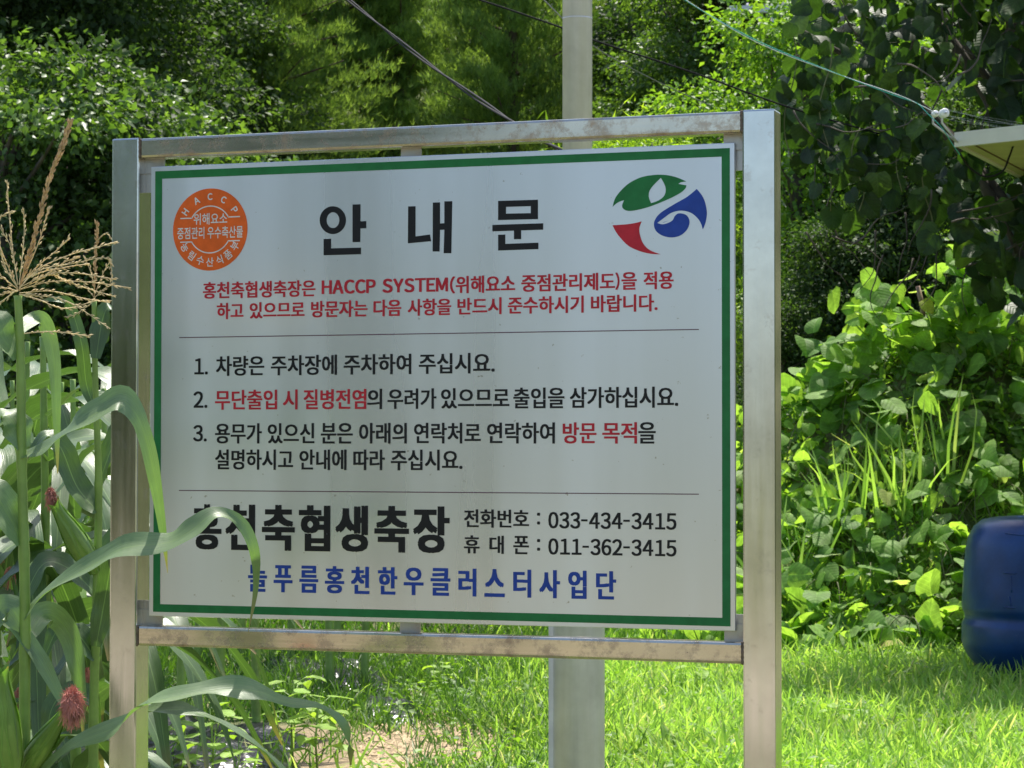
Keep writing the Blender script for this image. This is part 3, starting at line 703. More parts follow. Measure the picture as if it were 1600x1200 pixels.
def rect(x0, x1, z0, z1): return [(x0, z0), (x1, z0), (x1, z1), (x0, z1)]
# green border
ax, az = pan(240.5, 266.5); bx, bz = pan(1142, 977.5)
gx0, gx1 = -.5905, .5915; gz1, gz0 = ZC+.4405, ZC-.4415; gw = .0155
flat('border', [[rect(gx0, gx1, gz0, gz1), rect(gx0+gw, gx1-gw, gz0+gw, gz1-gw)]], M['igreen'])
def cvt(pts, sc, bx_, by_): return [pan(bx_+x/sc, by_+y/sc) for x, y in pts]
def smooth_poly(pts, n=4, corners=()):
    """closed Catmull-Rom through points; listed corners stay sharp"""
    m = len(pts); out = []
    for i in range(m):
        p1, p2 = pts[i], pts[(i+1) % m]
        p0 = pts[i-1] if i not in corners else p1
        p3 = pts[(i+2) % m] if (i+1) % m not in corners else p2
        for k in range(n):
            t = k/n
            out.append(tuple(.5*((2*p1[j])+(p2[j]-p0[j])*t+(2*p0[j]-5*p1[j]+4*p2[j]-p3[j])*t*t+(3*p1[j]-p0[j]-3*p2[j]+p3[j])*t**3) for j in (0, 1)))
    return out

def wide(s):
    return ''.join(chr(ord(ch)+0xFEE0) if 0x21 <= ord(ch) <= 0x7E and ch not in '.' else ch for ch in s)
def glyphs(s, off, space=1.0):
    s2 = wide(s)
    if s2 != s and len(s) > 1:
        V = []; F_ = []; x0 = 0.0; adv = {'M': .16, '-': .10, '.': .12}
        for ch in s:
            v, f = glyph_run(wide(ch), off, 1.0); mn, mx = v.min(0), v.max(0)
            if ch == '-': v = v.copy(); v[:, 0] = (v[:, 0]-mn[0])/(mx[0]-mn[0])*.32; mn, mx = v.min(0), v.max(0)
            if ch == '1': x0 += .05
            g_ = len(V); V += [(a-mn[0]+x0, b) for a, b in v]; F_ += [tuple(i+g_ for i in q) for q in f]
            x0 += mx[0]-mn[0]+(.15 if ch == '-' else .11)
        return np.array(V), F_
    return glyph_run(s2, off, space)
def glyph_run(s, off, space=1.0):
    cu = bpy.data.curves.new('t', 'FONT'); cu.body = s; cu.offset = off; cu.resolution_u = 3; cu.space_character = space
    o = bpy.data.objects.new('t', cu); COL.objects.link(o)
    dg = bpy.context.evaluated_depsgraph_get(); me = bpy.data.meshes.new_from_object(o.evaluated_get(dg))
    V = np.array([v.co[:2] for v in me.vertices]); F_ = [tuple(pl.vertices) for pl in me.polygons]
    bpy.data.objects.remove(o); bpy.data.curves.remove(cu); bpy.data.meshes.remove(me)
    return V, F_
def fat(V, F_, dx, dz=0.0):
    """thicken letter strokes: offset copies, each a hair in front of the other"""
    out = []; faces = []; n = len(V)
    for k_, (ox, oz) in enumerate(((0, 0), (-dx, dz), (dx, -dz), (-dx, -dz), (dx, dz))):
        out += [(x+ox, YI-.00008*k_, z+oz) for x, z in V]; faces += [tuple(i+k_*n for i in f) for f in F_]
    return out, faces
def text(s, uL, uR, vt_, vb_, mat, off=.018, slope=None, name='lettering', space=1.0, parent=None):
    """vt_/vb_: top and bottom at the LEFT end of the word, in photograph pixels; real size follows from the board's plane"""
    V, F_ = glyphs(s, off, space)
    (xl, ztp), (xl2, zbt) = pan(uL, vt_), pan(uL, vb_); 
    xr = pan(uR, (vt_+vb_)/2-.03*(uR-uL)*0)[0]
    mn, mx = V.min(0), V.max(0)
    q = (V-mn)/(mx-mn); VV = [(xl+a*(xr-xl), YI, zbt+b*(ztp-zbt)) for a, b in q]
    me = pymesh(name, VV, F_)
    return link(name, me, mat, parent or panel)
K, Rr, Bl = M['iblack'], M['ired'], M['iblue']
# line by line; every line lies level on the board, so one height pair per line
def line(words, v0, v1, uref, **kw):
    """v0,v1 = top/bottom pixel rows at column uref"""
    _, a = pan(uref, v0); _, b = pan(uref, v1)
    for w_ in words:
        s, uL, uR, mat = w_[:4]; V, F_ = glyphs(s, 0)
        tl, bl = a, b; fz_ = 0
        if len(w_) > 5: tl = b+(a-b)*w_[6]; bl = b+(a-b)*w_[5]
        # x from the ray through the line's mid height
        def px2x(u):
            lo, hi = 0.0, 1200.0
            for _ in range(30):
                mid = (lo+hi)/2
                if pan(u, mid)[1] > (a+b)/2: lo = mid
                else: hi = mid
            return pan(u, lo)[0]
        xl, xr = px2x(uL), px2x(uR); mn, mx = V.min(0), V.max(0); q = (V-mn)/(mx-mn)
        fx_ = w_[7] if len(w_) > 7 else kw.get('fx', 0)
        pv, pf = fat([(xl+fx_+p_[0]*(xr-xl-2*fx_), bl+fx_*.5+p_[1]*(tl-bl-fx_)) for p_ in q], F_, fx_, fx_*.55) if fx_ else ([(xl+p_[0]*(xr-xl), YI, bl+p_[1]*(tl-bl)) for p_ in q], F_)
        me = pymesh('lettering', pv, pf)
        link('lettering', me, mat, panel)
line([('홍천축협생축장은', 317, 493, Rr), ('HACCP', 502.5, 587, Rr, 0, .12, .95, .0013), ('SYSTEM', 597.5, 700, Rr, 0, .12, .95, .0013), ('(', 703, 711, Rr, .018, 0, 1), ('위해요소', 712, 805, Rr),
      ('중점관리제도', 814.5, 961, Rr), (')', 961.5, 968, Rr, .018, 0, 1), ('을', 971, 995, Rr), ('적용', 1005.5, 1052.5, Rr)], 441, 467, 317, fx=.0010)
line([('하고', 338.7, 380.5, Rr), ('있으므로', 390, 476, Rr), ('방문자는', 486, 574.3, Rr), ('다음', 583.5, 627, Rr), ('사항을', 637, 705, Rr), ('반드시', 714.7, 783.7, Rr), ('준수하시기', 793.4, 912, Rr), ('바랍니다.', 923.3, 1027.5, Rr)], 473.5, 499, 340, fx=.0010)
line([('1.', 303.7, 324.8, K, .022, .08, .9), ('차량은', 337.5, 413, K), ('주차장에', 423.3, 526.5, K), ('주차하여', 537, 642.6, K), ('주십시요.', 654.4, 773, K)], 556.5, 587.5, 337, fx=.0010)
line([('2.', 302.3, 324, K, .022, .1, .94), ('무단출입', 336, 433, Rr, .024), ('시', 442, 465, Rr, .024), ('질병전염', 474.4, 572.3, Rr, .024), ('의', 573.7, 597, K), ('우려가', 605.5, 682, K), ('있으므로', 689, 796, K), ('출입을', 802, 882, K), ('삼가하십시요.', 890.4, 1059.7, K)], 609.4, 640.4, 336, fx=.0010)
line([('3.', 301.8, 323, K, .022, .1, .92), ('용무가', 336, 409.2, K), ('있으신', 418.2, 491.3, K), ('분은', 501.2, 551.2, K), ('아래의', 561, 635.6, K), ('연락처로', 646.8, 751.2, K), ('연락하여', 761, 867, K), ('방문', 879.2, 932, Rr, .024), ('목적', 941, 995.3, Rr, .024), ('을', 997.3, 1024.6, K)], 661.5, 693, 336, fx=.0010)
line([('설명하시고', 336, 458, K), ('안내에', 467.7, 541.4, K), ('따라', 552, 601.3, K), ('주십시요.', 610.8, 722.6, K)], 702.2, 733.7, 336, fx=.0010)
line([(c, 270+a/3.556, 270+b/3.556, K) for c, a, b in (('홍', 110, 270), ('천', 292, 462), ('축', 495, 678), ('협', 700, 875), ('생', 903, 1085), ('축', 1120, 1312), ('장', 1335, 1538))], 788, 858.5, 324, fx=.0036)
line([('전화번호', 725, 826.6, K), (':', 839, 844, K, .02, .2, .85), ('033-434-3415', 856.7, 1057, K, .016, 0, .9)], 795.6, 824, 725, fx=.0010)
line([('휴', 725, 749.3, K), ('대', 764.7, 787.2, K), ('폰', 802, 826.6, K), (':', 839, 844, K, .02, .2, .85), ('011-362-3415', 856.7, 1057, K, .016, 0, .9)], 836.3, 864.5, 725, fx=.0010)
line([(c, 270+a/3.556, 270+b/3.556, Bl) for c, a, b in (('늘', 418, 523), ('푸', 560, 665), ('름', 703, 808), ('홍', 845, 952), ('천', 990, 1092), ('한', 1140, 1247), ('우', 1283, 1393), ('클', 1432, 1542))]
     + [(c, 650+a/3.556, 650+b/3.556, Bl) for c, a, b in (('러', 235, 335), ('스', 380, 493), ('터', 540, 640), ('사', 685, 800), ('업', 845, 948), ('단', 1000, 1112))], 882.5, 924.5, 402, fx=.0019)
# rules
for (u0, v0, u1, v1) in ((280, 527, 1092, 515.3), (279.5, 767.6, 1092, 770.8)):
    xa, za = pan(u0, v0); xb, zb_ = pan(u1, v1); zm = (za+zb_)/2
    flat('rule_line', [[rect(xa, xb, zm-.0009, zm+.0009)]], M['iline'])
# title, drawn as heavy strokes
def R1(x0, x1, y0, y1, sl=0):  # slope-corrected rectangle in enlarged photo units
    return [(x0, y0), (x1, y0), (x1, y1), (x0, y1)]
def squared(pl, sc, bx_, by_):
    q = cvt(pl, sc, bx_, by_); return q
def ell(cx, cy, rx, ry, n=36): return [(cx+rx*math.cos(6.28318*i/n), cy+ry*math.sin(6.28318*i/n)) for i in range(n)]
a3 = (3.404, 230, 230)
flat('title_lettering', [[cvt(ell(987, 388, 70, 74), *a3), cvt(ell(988, 388, 34, 42), *a3)],
                 [cvt([(1092, 305), (1134, 303), (1134, 394), (1165, 393), (1165, 431), (1134, 432), (1133, 504), (1092, 505)], *a3)],
                 [cvt([(938, 488), (978, 487), (978, 538), (1137, 534), (1137, 569), (938, 575)], *a3)]], K)
a2 = (2.6667, 500, 0)
flat('title_lettering', [[cvt([(367, 860), (398, 859), (398, 985), (458, 977), (463, 1005), (366, 1014)], *a2)],
                 [cvt([(470, 844), (500, 843), (500, 931), (518, 930), (518, 839), (551, 838), (547, 1055), (515, 1055), (518, 957), (500, 958), (498, 1048), (469, 1048)], *a2)]], K)
flat('title_lettering', [[cvt([(742, 837), (908, 832), (908, 913), (742, 917)], *a2), cvt([(775, 862), (878, 859), (878, 888), (775, 890)], *a2)],
                 [cvt([(718, 937), (930, 930), (930, 957), (838, 960), (838, 996), (808, 997), (808, 961), (718, 964)], *a2)],
                 [cvt([(742, 978), (772, 977), (772, 1016), (910, 1011), (910, 1038), (742, 1044)], *a2)]], K)
# emblem at the right
a4 = (3.4043, 700, 230)
green = [(875, 317), (890, 270), (925, 225), (970, 187), (1030, 159), (1100, 147), (1160, 148), (1215, 160), (1268, 182), (1240, 186), (1225, 195), (1268, 203), (1262, 220), (1240, 240), (1190, 268), (1120, 298), (1060, 320), (1000, 335), (960, 339), (935, 330), (926, 312), (936, 282), (905, 293)]
hole = [(1132, 163), (1150, 195), (1158, 225), (1150, 258), (1120, 283), (1080, 298), (1068, 265), (1072, 232), (1095, 200)]
flat('leaf_emblem', [[cvt(smooth_poly(green, 4, (0, 8, 10, 11, 21)), *a4), cvt(smooth_poly(hole, 4, (0, 5)), *a4)]], M['igreen'])
redp = [(875, 415), (950, 410), (1000, 402), (1030, 394), (1018, 430), (1022, 470), (1040, 515), (1075, 548), (1132, 570), (1080, 567), (1020, 553), (960, 525), (915, 480), (890, 445)]
flat('red_emblem', [[cvt(smooth_poly(redp, 4, (0, 3, 8)), *a4)]], M['ired'])
blue = [(1323, 222), (1270, 265), (1200, 305), (1130, 350), (1100, 388), (1096, 420), (1110, 450), (1145, 472), (1190, 480), (1235, 470), (1270, 440), (1285, 400), (1276, 370), (1255, 355), (1225, 352), (1205, 368), (1195, 388), (1170, 403), (1140, 410), (1113, 403),
        (1150, 375), (1190, 348), (1240, 337), (1290, 348), (1325, 375), (1345, 405), (1355, 438), (1370, 400), (1377, 350), (1368, 295), (1350, 255)]
flat('blue_emblem', [[cvt(smooth_poly(blue, 4, (0, 19, 26)), *a4)]], M['iblue'])
flat('emblem_notch', [[cvt([(1140, 402), (1175, 388), (1150, 400)], *a4)]], M['iblue'], YI-.0003)
# round seal
sx, sz = pan(328.2, 358.6); SR = (pan(328.2, 294.6)[1]-pan(328.2, 423)[1])/2
seal = flat('round_seal', [[[(sx+SR*math.cos(6.28318*i/64), sz+SR*math.sin(6.28318*i/64)) for i in range(64)]]], M['iorange'])
def arc(r, a0, a1, wd, n=24):
    o_ = [(sx+SR*(r+wd)*math.cos(a0+(a1-a0)*i/n), sz+SR*(r+wd)*math.sin(a0+(a1-a0)*i/n)) for i in range(n+1)]
    i_ = [(sx+SR*(r-wd)*math.cos(a1-(a1-a0)*i/n), sz+SR*(r-wd)*math.sin(a1-(a1-a0)*i/n)) for i in range(n+1)]
    return o_+i_
Y2 = YI-.0004; wd = .014; ro = .57
for sg in (1, -1):
    a0 = math.asin(.29/ro)
    if sg > 0: ar = arc(ro, a0, math.pi-a0, wd)
    else: ar = arc(ro, math.pi+a0, 2*math.pi-a0, wd)
    xe = ro*math.cos(a0)
    flat('seal_line', [[ar], [rect(sx+SR*(xe-.01), sx+SR*.80, sz+SR*(.29*sg-wd), sz+SR*(.29*sg+wd))], [rect(sx-SR*.80, sx-SR*(xe-.01), sz+SR*(.29*sg-wd), sz+SR*(.29*sg+wd))]], M['iwhite'], Y2, seal)
def seal_text(s, x0, x1, z0, z1, off=.012):
    V, F_ = glyphs(s, off); mn, mx = V.min(0), V.max(0); q = (V-mn)/(mx-mn)
    link('seal_lettering', pymesh('seal_lettering', [(sx+SR*(x0+a*(x1-x0)), Y2, sz+SR*(z0+b*(z1-z0))) for a, b in q], F_), M['iwhite'], seal)
seal_text('위해요소', -.44, .46, .12, .40); seal_text('중점관리', -.88, -.15, -.22, .07); seal_text('우수축산물', -.07, .88, -.22, .07)
def ring_text(chars, r, angs, size, flip, off, wx=1.0):
    V_all = []; F_all = []
    for c, a in zip(chars, angs):
        V, F_ = glyphs(c, off); mn, mx = V.min(0), V.max(0); q = (V-(mn+mx)/2)/(mx[1]-mn[1]); q[:, 0] *= wx
        a = math.radians(a); up_ = (math.cos(a), math.sin(a)) if not flip else (-math.cos(a), -math.sin(a)); rt_ = (up_[1], -up_[0])
        b = len(V_all)
        for x, y in q: V_all.append((sx+SR*(r*math.cos(a)+size*(x*rt_[0]+y*up_[0])), Y2, sz+SR*(r*math.sin(a)+size*(x*rt_[1]+y*up_[1]))))
        F_all += [tuple(i+b for i in f) for f in F_]
    link('seal_lettering', pymesh('seal_lettering', V_all, F_all), M['iwhite'], seal)
ring_text('HACCP', .80, (146, 117, 90, 63, 35), .17, False, .03, .95)
ring_text('농림수산식품부', .79, (212, 232, 251, 270, 289, 308, 328), .22, True, .012, .95)

# ------------------------------------------------------------------ steel pole
pc = at(902, 702, 7.25); pc = Vector((pc.x, pc.y, 0))
sp_ = empty('steel_pole', pc, 'grey galvanised steel pole behind the notice board, thicker in its lower part', 'pole')
mb = MB(); mb.lathe([(.083, -.4), (.083, 1.58), (.079, 1.62)], pc, 40); mb.build('lower_tube', M['galv'], sp_, True)
mb = MB(); mb.lathe([(.079, 1.622), (.060, 1.72), (.046, 1.76)], pc, 40); mb.build('reducer', M['galv'], sp_, True)
mb = MB(); mb.lathe([(.0455, 1.762), (.0445, 5.6)], pc, 36); mb.build('upper_tube', M['galv'], sp_, True)
q = Vector(pc)-RH*.083*.93-FH*.03
mb = MB(); mb.box(-.010, .010, -.004, .004, .2, .96, .002)
for i, v in enumerate(mb.v): mb.v[i] = (q.x+v[0]*RH.x+v[1]*FH.x-FH.x*.006, q.y+v[0]*RH.y+v[1]*FH.y-FH.y*.006, v[2])
mb.build('cover_strip', M['galv'], sp_)
for zc_ in (2.69,):
    mb = MB(); mb.lathe([(.0454, 0), (.0457, .001), (.0457, .003), (.0454, .004)], pc+Vector((0, 0, zc_)), 36); mb.build('weld_ring', M['galv'], sp_, True)

# ------------------------------------------------------------------ wires
M['rubber'] = simple('black cable', (.014, .014, .016), .8, spec=.2); M['greyw'] = simple('grey wire', (.28, .28, .27), .4, .5)
M['cyan'] = simple('turquoise twine', (.05, .42, .36), .6); M['whitew'] = simple('white wire', (.75, .77, .78), .5)
def wire(name, pts, r, mat, label, n=40, sag=0, cat='cable'):
    mb = MB(); c = catmull(pts, n)
    mb.tube(c, r, 6); o = mb.build(name, mat, None, True); return tag(o, label, cat)
wa = [at(430, -95, 15), at(545, 0, 13), at(670, 100, 10.8), at(795, 187, 8.8), at(880, 238, 7.3)]
e_ = empty('twin_cable', wa[2], 'twin black cables running steeply down to the pole above the board', 'cable')
c = catmull(wa, 90)
for ph in (0, math.pi):
    mb = MB(); mb.tube([q+UP*.007*math.cos(i*.17+ph)+RT*.005*math.sin(i*.17+ph) for i, q in enumerate(c)], .0046, 6); mb.build('cable', M['rubber'], e_, True)
wire('thin_cable', [at(560, -60, 14), at(750, 0, 14), at(877, 43, 14), at(925, 62, 14), at(1090, 116, 14.2), at(1240, 170, 14.6), at(1420, 222, 15)], .0062, M['rubber'], 'thin black cable crossing behind the steel pole towards the vines')
wire('grey_wire', [at(780, -70, 13), at(850, 0, 13), at(925, 70, 13.2), at(1020, 124, 13.8), at(1110, 165, 14.6)], .0035, M['greyw'], 'thin grey wire running down behind the willow bush')
ins = at(1470, 181, 13.2)
cyp = [at(985, -62, 12.6), at(1070, 0, 12.8), at(1180, 62, 12.9), at(1300, 112, 13.0), at(1400, 150, 13.1), at(1432, 161, 13.15)]
wire('turquoise_twine', cyp+[at(1450, 178, 13.15), at(1472, 200, 13.2), at(1488, 225, 13.3), at(1500, 242, 13.4)], .0023, M['cyan'], 'turquoise twine running from the upper edge down to the roof corner', 70)
wire('white_wire', [p_+UP*.010*math.sin(i*1.7+1) for i, p_ in enumerate(cyp)]+[at(1462, 176, 13.2)], .0022, M['whitew'], 'thin white wire wound along the turquoise twine', 60)

# ------------------------------------------------------------------ roof corner with insulators
M['cream'] = simple('cream painted steel', (.62, .60, .50), .45, nscale=6, namt=.06); M['olive'] = simple('cream soffit', (.46, .43, .22), .7, nscale=5, namt=.12)
M['brown'] = simple('brown strip', (.12, .06, .03), .6); M['porc'] = simple('white porcelain', (.80, .80, .78), .18)
cn = at(1491, 207, 13.5); e1 = (RH*.62-FH*.62).normalized(); e2 = (RH*.40+FH*.92).normalized()
cr = empty('canopy', sdz(su(1850, 13.6), 13.6, 0), 'cream edged flat canopy roof whose corner juts in at the right edge', 'roof')
def slab(o0, a, la, b, lb, z0, z1):
    P_ = [o0, o0+a*la, o0+a*la+b*lb, o0+b*lb]; V = [p_+Vector((0, 0, z)) for z in (z0, z1) for p_ in P_]
    return V, [(3, 2, 1, 0), (4, 5, 6, 7), (0, 1, 5, 4), (1, 2, 6, 5), (2, 3, 7, 6), (3, 0, 4, 7)]
mb = MB(); mb.add(*slab(cn, e1, 2.3, e2, 2.0, -.012, 0)); mb.build('roof_sheet', M['cream'], cr)
mb = MB(); mb.add(*slab(cn-e2*.0, e1, 2.3, e2, .03, -.082, -.0125)); mb.build('fascia', M['cream'], cr)
mb = MB(); mb.add(*slab(cn+e2*.031, e1, .03, e2, 1.96, -.075, -.0125)); mb.build('fascia', M['cream'], cr)
mb = MB(); mb.add(*slab(cn+e2*.031+e1*.031, e1, 2.25, e2, 1.95, -.065, -.0555)); mb.build('soffit', M['olive'], cr)
mb = MB(); mb.add(*slab(cn+e2*.05+e1*.10, e1, .012, e2, 1.9, -.069, -.0655)); mb.build('trim_strip', M['brown'], cr)
for a, b in ((2.1, .15), (2.1, 1.8), (1.05, 1.8)):
    q = cn+e1*a+e2*b; mb = MB(); mb.tube([(q.x, q.y, -.2), (q.x, q.y, cn.z-.066)], .03, 10); mb.build('post', M['galv'], cr, True)
# cable hanging below the roof
wire('hanging_cable', [at(1600, 220, 13.6), at(1585, 226, 13.6), at(1577, 245, 13.6), at(1566, 268, 13.6), at(1540, 276, 13.6), at(1515, 262, 13.6), at(1500, 240, 13.5)], .006, M['rubber'], 'black cable looping below the canopy corner')
for k_, (u, v, r) in enumerate(((1475, 177, .026), (1461, 178, .019))):
    c_ = at(u, v, 13.2+.05*k_); ax = (-FH+RH*.15).normalized()
    prof = [(.35, -.035), (.8, -.03), (1, -.02), (.95, -.008), (.5, -.004), (.5, .006), (.95, .010), (1, .022), (.8, .03), (.30, .032)]
    mb = MB(); mb.lathe([(a_*r, z_*r/.034) for a_, z_ in prof], (0, 0, 0), 20)
    Rm = ax.to_track_quat('Z', 'Y').to_matrix(); mb.v = [tuple(Rm@Vector(v_)+c_) for v_ in mb.v]
    ie = empty('insulator', c_, ('larger' if k_ == 0 else 'smaller')+' white porcelain insulator at the tip of the canopy corner', 'insulator', 'insulators at the canopy corner')
    mb.build('spool', M['porc'], ie, True)
    mb = MB(); mb.tube([c_-ax*.04, c_+ax*.04], .007, 8); mb.build('bolt', M['galv'], ie, True)
    mb = MB(); mb.tube([c_-ax*.03, c_-ax*.035+Vector((0, 0, -.05)), cn+Vector((.02, .02, -.06))], .006, 6); mb.build('bracket', M['galv'], ie, True)
mb = MB(); random.seed(3)
for i in range(7):
    a_ = at(1440+random.uniform(0, 40), 166+random.uniform(0, 12), 13.2); b_ = at(1540+random.uniform(0, 70), 192+random.uniform(-4, 12), 13.1)
    mb.tube([a_, (a_+b_)/2+Vector((0, 0, -.015*random.random())), b_], .0003, 3)
tag(mb.build('cobweb', M['whitew'], None), 'pale cobweb threads between the insulators and the roof edge', 'cobweb', kind='stuff')

# ------------------------------------------------------------------ utility pole crossarm far behind
up_ = at(1222, 300, 24); g0 = T(su(1222, 24), 24)
ue = empty('utility_pole', (up_.x, up_.y, g0), 'grey utility pole with a steel crossarm behind the upper left of the vines', 'utility pole')
M['conc'] = simple('concrete pole', (.34, .33, .31), .85, nscale=6)
zc_ = at(1170, 19, 24).z
mb = MB(); mb.tube([(up_.x, up_.y, g0-.3), (up_.x, up_.y, zc_+.8)], [.13, .11], 16); mb.build('pole', M['conc'], ue, True)
a_ = at(1138, 18, 24); b_ = at(1260, 17, 24); dx = (b_-a_).normalized()
mb = MB(); mb.add(*slab(a_-FH*.14, dx, (b_-a_).length, FH, .055, -.035, .035)); mb.build('crossarm', M['galv'], ue)
for q_ in (.18, .62):
    c_ = a_+dx*q_-FH*.12; mb = MB(); mb.tube([c_+Vector((0, 0, -.055)), c_+Vector((0, 0, .06))], .012, 8); mb.build('bolt', M['galv'], ue, True)
mb = MB(); mb.tube([a_+dx*.42-FH*.13+Vector((0, 0, -.03)), (up_.x, up_.y, zc_-.55)], .014, 6); mb.build('brace', M['galv'], ue, True)

# ------------------------------------------------------------------ blue tank
m, t, p, out = newmat('blue plastic')
n = noise(t, 5, 5, .6); r = ramp(t, n, [(.3, (.002, .026, .12)), (.7, (.004, .046, .20))])
n2 = noise(t, 45, 4, .7); r2 = ramp(t, n2, [(.62, (0, 0, 0)), (.8, (.35, .35, .35))])
t.links.new(mixc(t, r2.outputs[0], r.outputs[0], (.12, .16, .26)), p.inputs['Base Color'])
p.inputs['Roughness'].default_value = .30; bump(t, p, n, .15, .02); M['blue'] = m
tc_ = at(1650, 702, 14.5); tb = empty('blue_tank', (tc_.x, tc_.y, 0), 'dark blue round plastic tank with a moulded ring, cut by the right edge', 'tank')
def zt_(v): return CAM.z+(702-v)/FPX*14.5
zz = [(.0, 1078), (.33, 1076), (.42, 1062), (.515, 1030), (.556, 1012), (.567, 1002), (.567, 976), (.563, 970), (.552, 966), (.550, 961), (.552, 956), (.562, 952), (.566, 945), (.560, 915), (.552, 885), (.540, 855), (.522, 836), (.49, 821), (.44, 811), (.36, 807), (.13, 803)]
mb = MB(); mb.lathe([(r_, zt_(v_)) for r_, v_ in zz], (tc_.x, tc_.y, 0), 56); body = mb.build('body', M['blue'], tb, True)
mb = MB(); mb.lathe([(.17, zt_(803)), (.19, zt_(800)), (.19, zt_(792)), (.16, zt_(789)), (.02, zt_(788))], (tc_.x, tc_.y, 0), 32); mb.build('lid', M['blue'], tb, True)
# moulded marks on the flank
def onflank(u, v, off=.003):
    # point on the tank surface seen in the direction u at height of v
    z = zt_(v); rr_ = np.interp(z, [zt_(a[1]) for a in zz][3:-1], [a[0] for a in zz][3:-1])
    s = su(u, 14.3)-su(1650, 14.5); s = max(-rr_*.98, min(rr_*.98, s)); dd_ = math.sqrt(rr_**2-s*s)
    q = Vector((tc_.x, tc_.y, z))+RH*s-FH*dd_; nn = (q-Vector((tc_.x, tc_.y, z))).normalized(); return q+nn*off
for (u0, v0, u1, v1) in ((1563, 829, 1600, 833), (1558, 889, 1574, 889), (1567, 893, 1567, 918), (1557, 940, 1572, 941), (1564, 924, 1566, 938)):
    mb = MB(); mb.tube([onflank(u0+(u1-u0)*i/5, v0+(v1-v0)*i/5, .001) for i in range(6)], .004, 6); mb.build('moulded_mark', M['blue'], body, True)
mb = MB(); mb.lathe([(.40, -.05), (.42, 0), (.42, zt_(1078)-.002), (.38, zt_(1078)-.002)], (tc_.x, tc_.y, 0), 24); mb.build('base', simple('dark base', (.03, .03, .03), .8), tb, True)

# ------------------------------------------------------------------ black mulch film
m, t, p, out = newmat('black plastic film'); p.inputs['Base Color'].default_value = (.008, .008, .010, 1); p.inputs['Roughness'].default_value = .28; p.inputs['Specular IOR Level'].default_value = .4
n = noise(t, 12, 2, .5); bump(t, p, n, .7, .04); M['film'] = m
def film(u0, u1, v0, v1, h, label, seed):
    d0 = CAM.z*FPX/(v1-702); d1 = CAM.z*FPX/(v0-702); nx, ny = 60, 30
    S_, D_ = np.meshgrid(np.linspace(0, 1, nx), np.linspace(d0, d1, ny)); SS = (u0-800+(u1-u0)*S_)/FPX*D_
    SS = SS+(nz(SS, D_, seed+4, 5)-.5)*.15
    q = (nz(SS, D_, seed, 7)+.5*nz(SS, D_, seed+1, 16)+.3*nz(SS, D_, seed+2, 34)); edge = np.minimum(1, 5*np.minimum(S_, 1-S_))*np.minimum(1, 5*np.minimum((D_-d0), (d1-D_))/(d1-d0))
    Zz = terr(SS, D_)-.03+h*1.3*q*edge+.06*edge
    V = np.stack([CAM.x+RH.x*SS+FH.x*D_, CAM.y+RH.y*SS+FH.y*D_, Zz], -1).reshape(-1, 3); i_ = np.arange(nx*ny).reshape(ny, nx)
    F_ = np.stack([i_[:-1, :-1], i_[:-1, 1:], i_[1:, 1:], i_[1:, :-1]], -1).reshape(-1, 4)
    tag(link('mulch_film', npmesh('mulch_film', V, F_, smooth=True), M['film']), label, 'plastic film', 'black mulch film between the corn')
film(60, 500, 1140, 1225, .05, 'wide strip of crumpled black plastic film along the bottom, under the left post', 1)
film(568, 655, 1104, 1136, .035, 'small crumpled lump of black plastic film on the sandy soil', 21)
film(380, 640, 1050, 1092, .05, 'strip of black plastic film between the farther corn stalks', 41)
film(430, 560, 985, 1012, .08, 'shiny heap of black plastic film behind the lower rail', 61)
film(-150, 170, 1225, 1400, .04, 'black plastic film at the foot of the nearest corn', 81)

# ------------------------------------------------------------------ corn
def cornmat(name, c1, c2, tf, rough=.34, spec=.6):
    m, t, p, out = newmat(name)
    uv = t.nodes.new('ShaderNodeUVMap'); uv.uv_map = 'uv'
    sep = t.nodes.new('ShaderNodeSeparateXYZ'); t.links.new(uv.outputs[0], sep.inputs[0])
    n = noise(t, 1, 3, .5, uv.outputs[0], (45, 1.2, 1)); nb_ = noise(t, 9, 4)
    r = ramp(t, n, [(.3, c1), (.7, c2)])
    mr = ramp(t, sep.outputs[0], [(.47, (0, 0, 0)), (.49, (1, 1, 1)), (.51, (1, 1, 1)), (.53, (0, 0, 0))])
    c = mixc(t, mr.outputs[0], r.outputs[0], (.19, .28, .11))
    tipf = ramp(t, sep.outputs[1], [(.0, (0, 0, 0)), (.90, (0, 0, 0)), (.985, (1, 1, 1))])
    sy = t.nodes.new('ShaderNodeMath'); sy.operation = 'MULTIPLY'; sy.inputs[1].default_value = .125; t.links.new(sep.outputs[1], sy.inputs[0]); t.links.new(sy.outputs[0], tipf.inputs[0])
    c = mixc(t, tipf.outputs[0], c, (.30, .22, .10))
    br = ramp(t, nb_, [(.3, (.8, .8, .8)), (.7, (1.15, 1.15, 1.1))]); c = mixc(t, 1.0, c, br.outputs[0], 'MULTIPLY')
    t.links.new(c, p.inputs['Base Color']); p.inputs['Roughness'].default_value = rough; p.inputs['Specular IOR Level'].default_value = spec
    bump(t, p, n, .25, .004)
    tr_ = t.nodes.new('ShaderNodeBsdfTranslucent'); t.links.new(mixc(t, 1.0, c, (1.3, 1.7, .5), 'MULTIPLY'), tr_.inputs[0])
    mx = t.nodes.new('ShaderNodeMixShader'); mx.inputs[0].default_value = tf
    t.links.new(p.outputs[0], mx.inputs[1]); t.links.new(tr_.outputs[0], mx.inputs[2]); t.links.new(mx.outputs[0], out.inputs[0]); return m
M['corn'] = cornmat('corn leaf', (.060, .108, .042), (.105, .168, .062), .22, .36)
M['cornfront'] = cornmat('near corn leaf', (.13, .20, .09), (.20, .285, .14), .32, .44, 1.0)  # paler than the other corn: sun glare put into the leaf colour
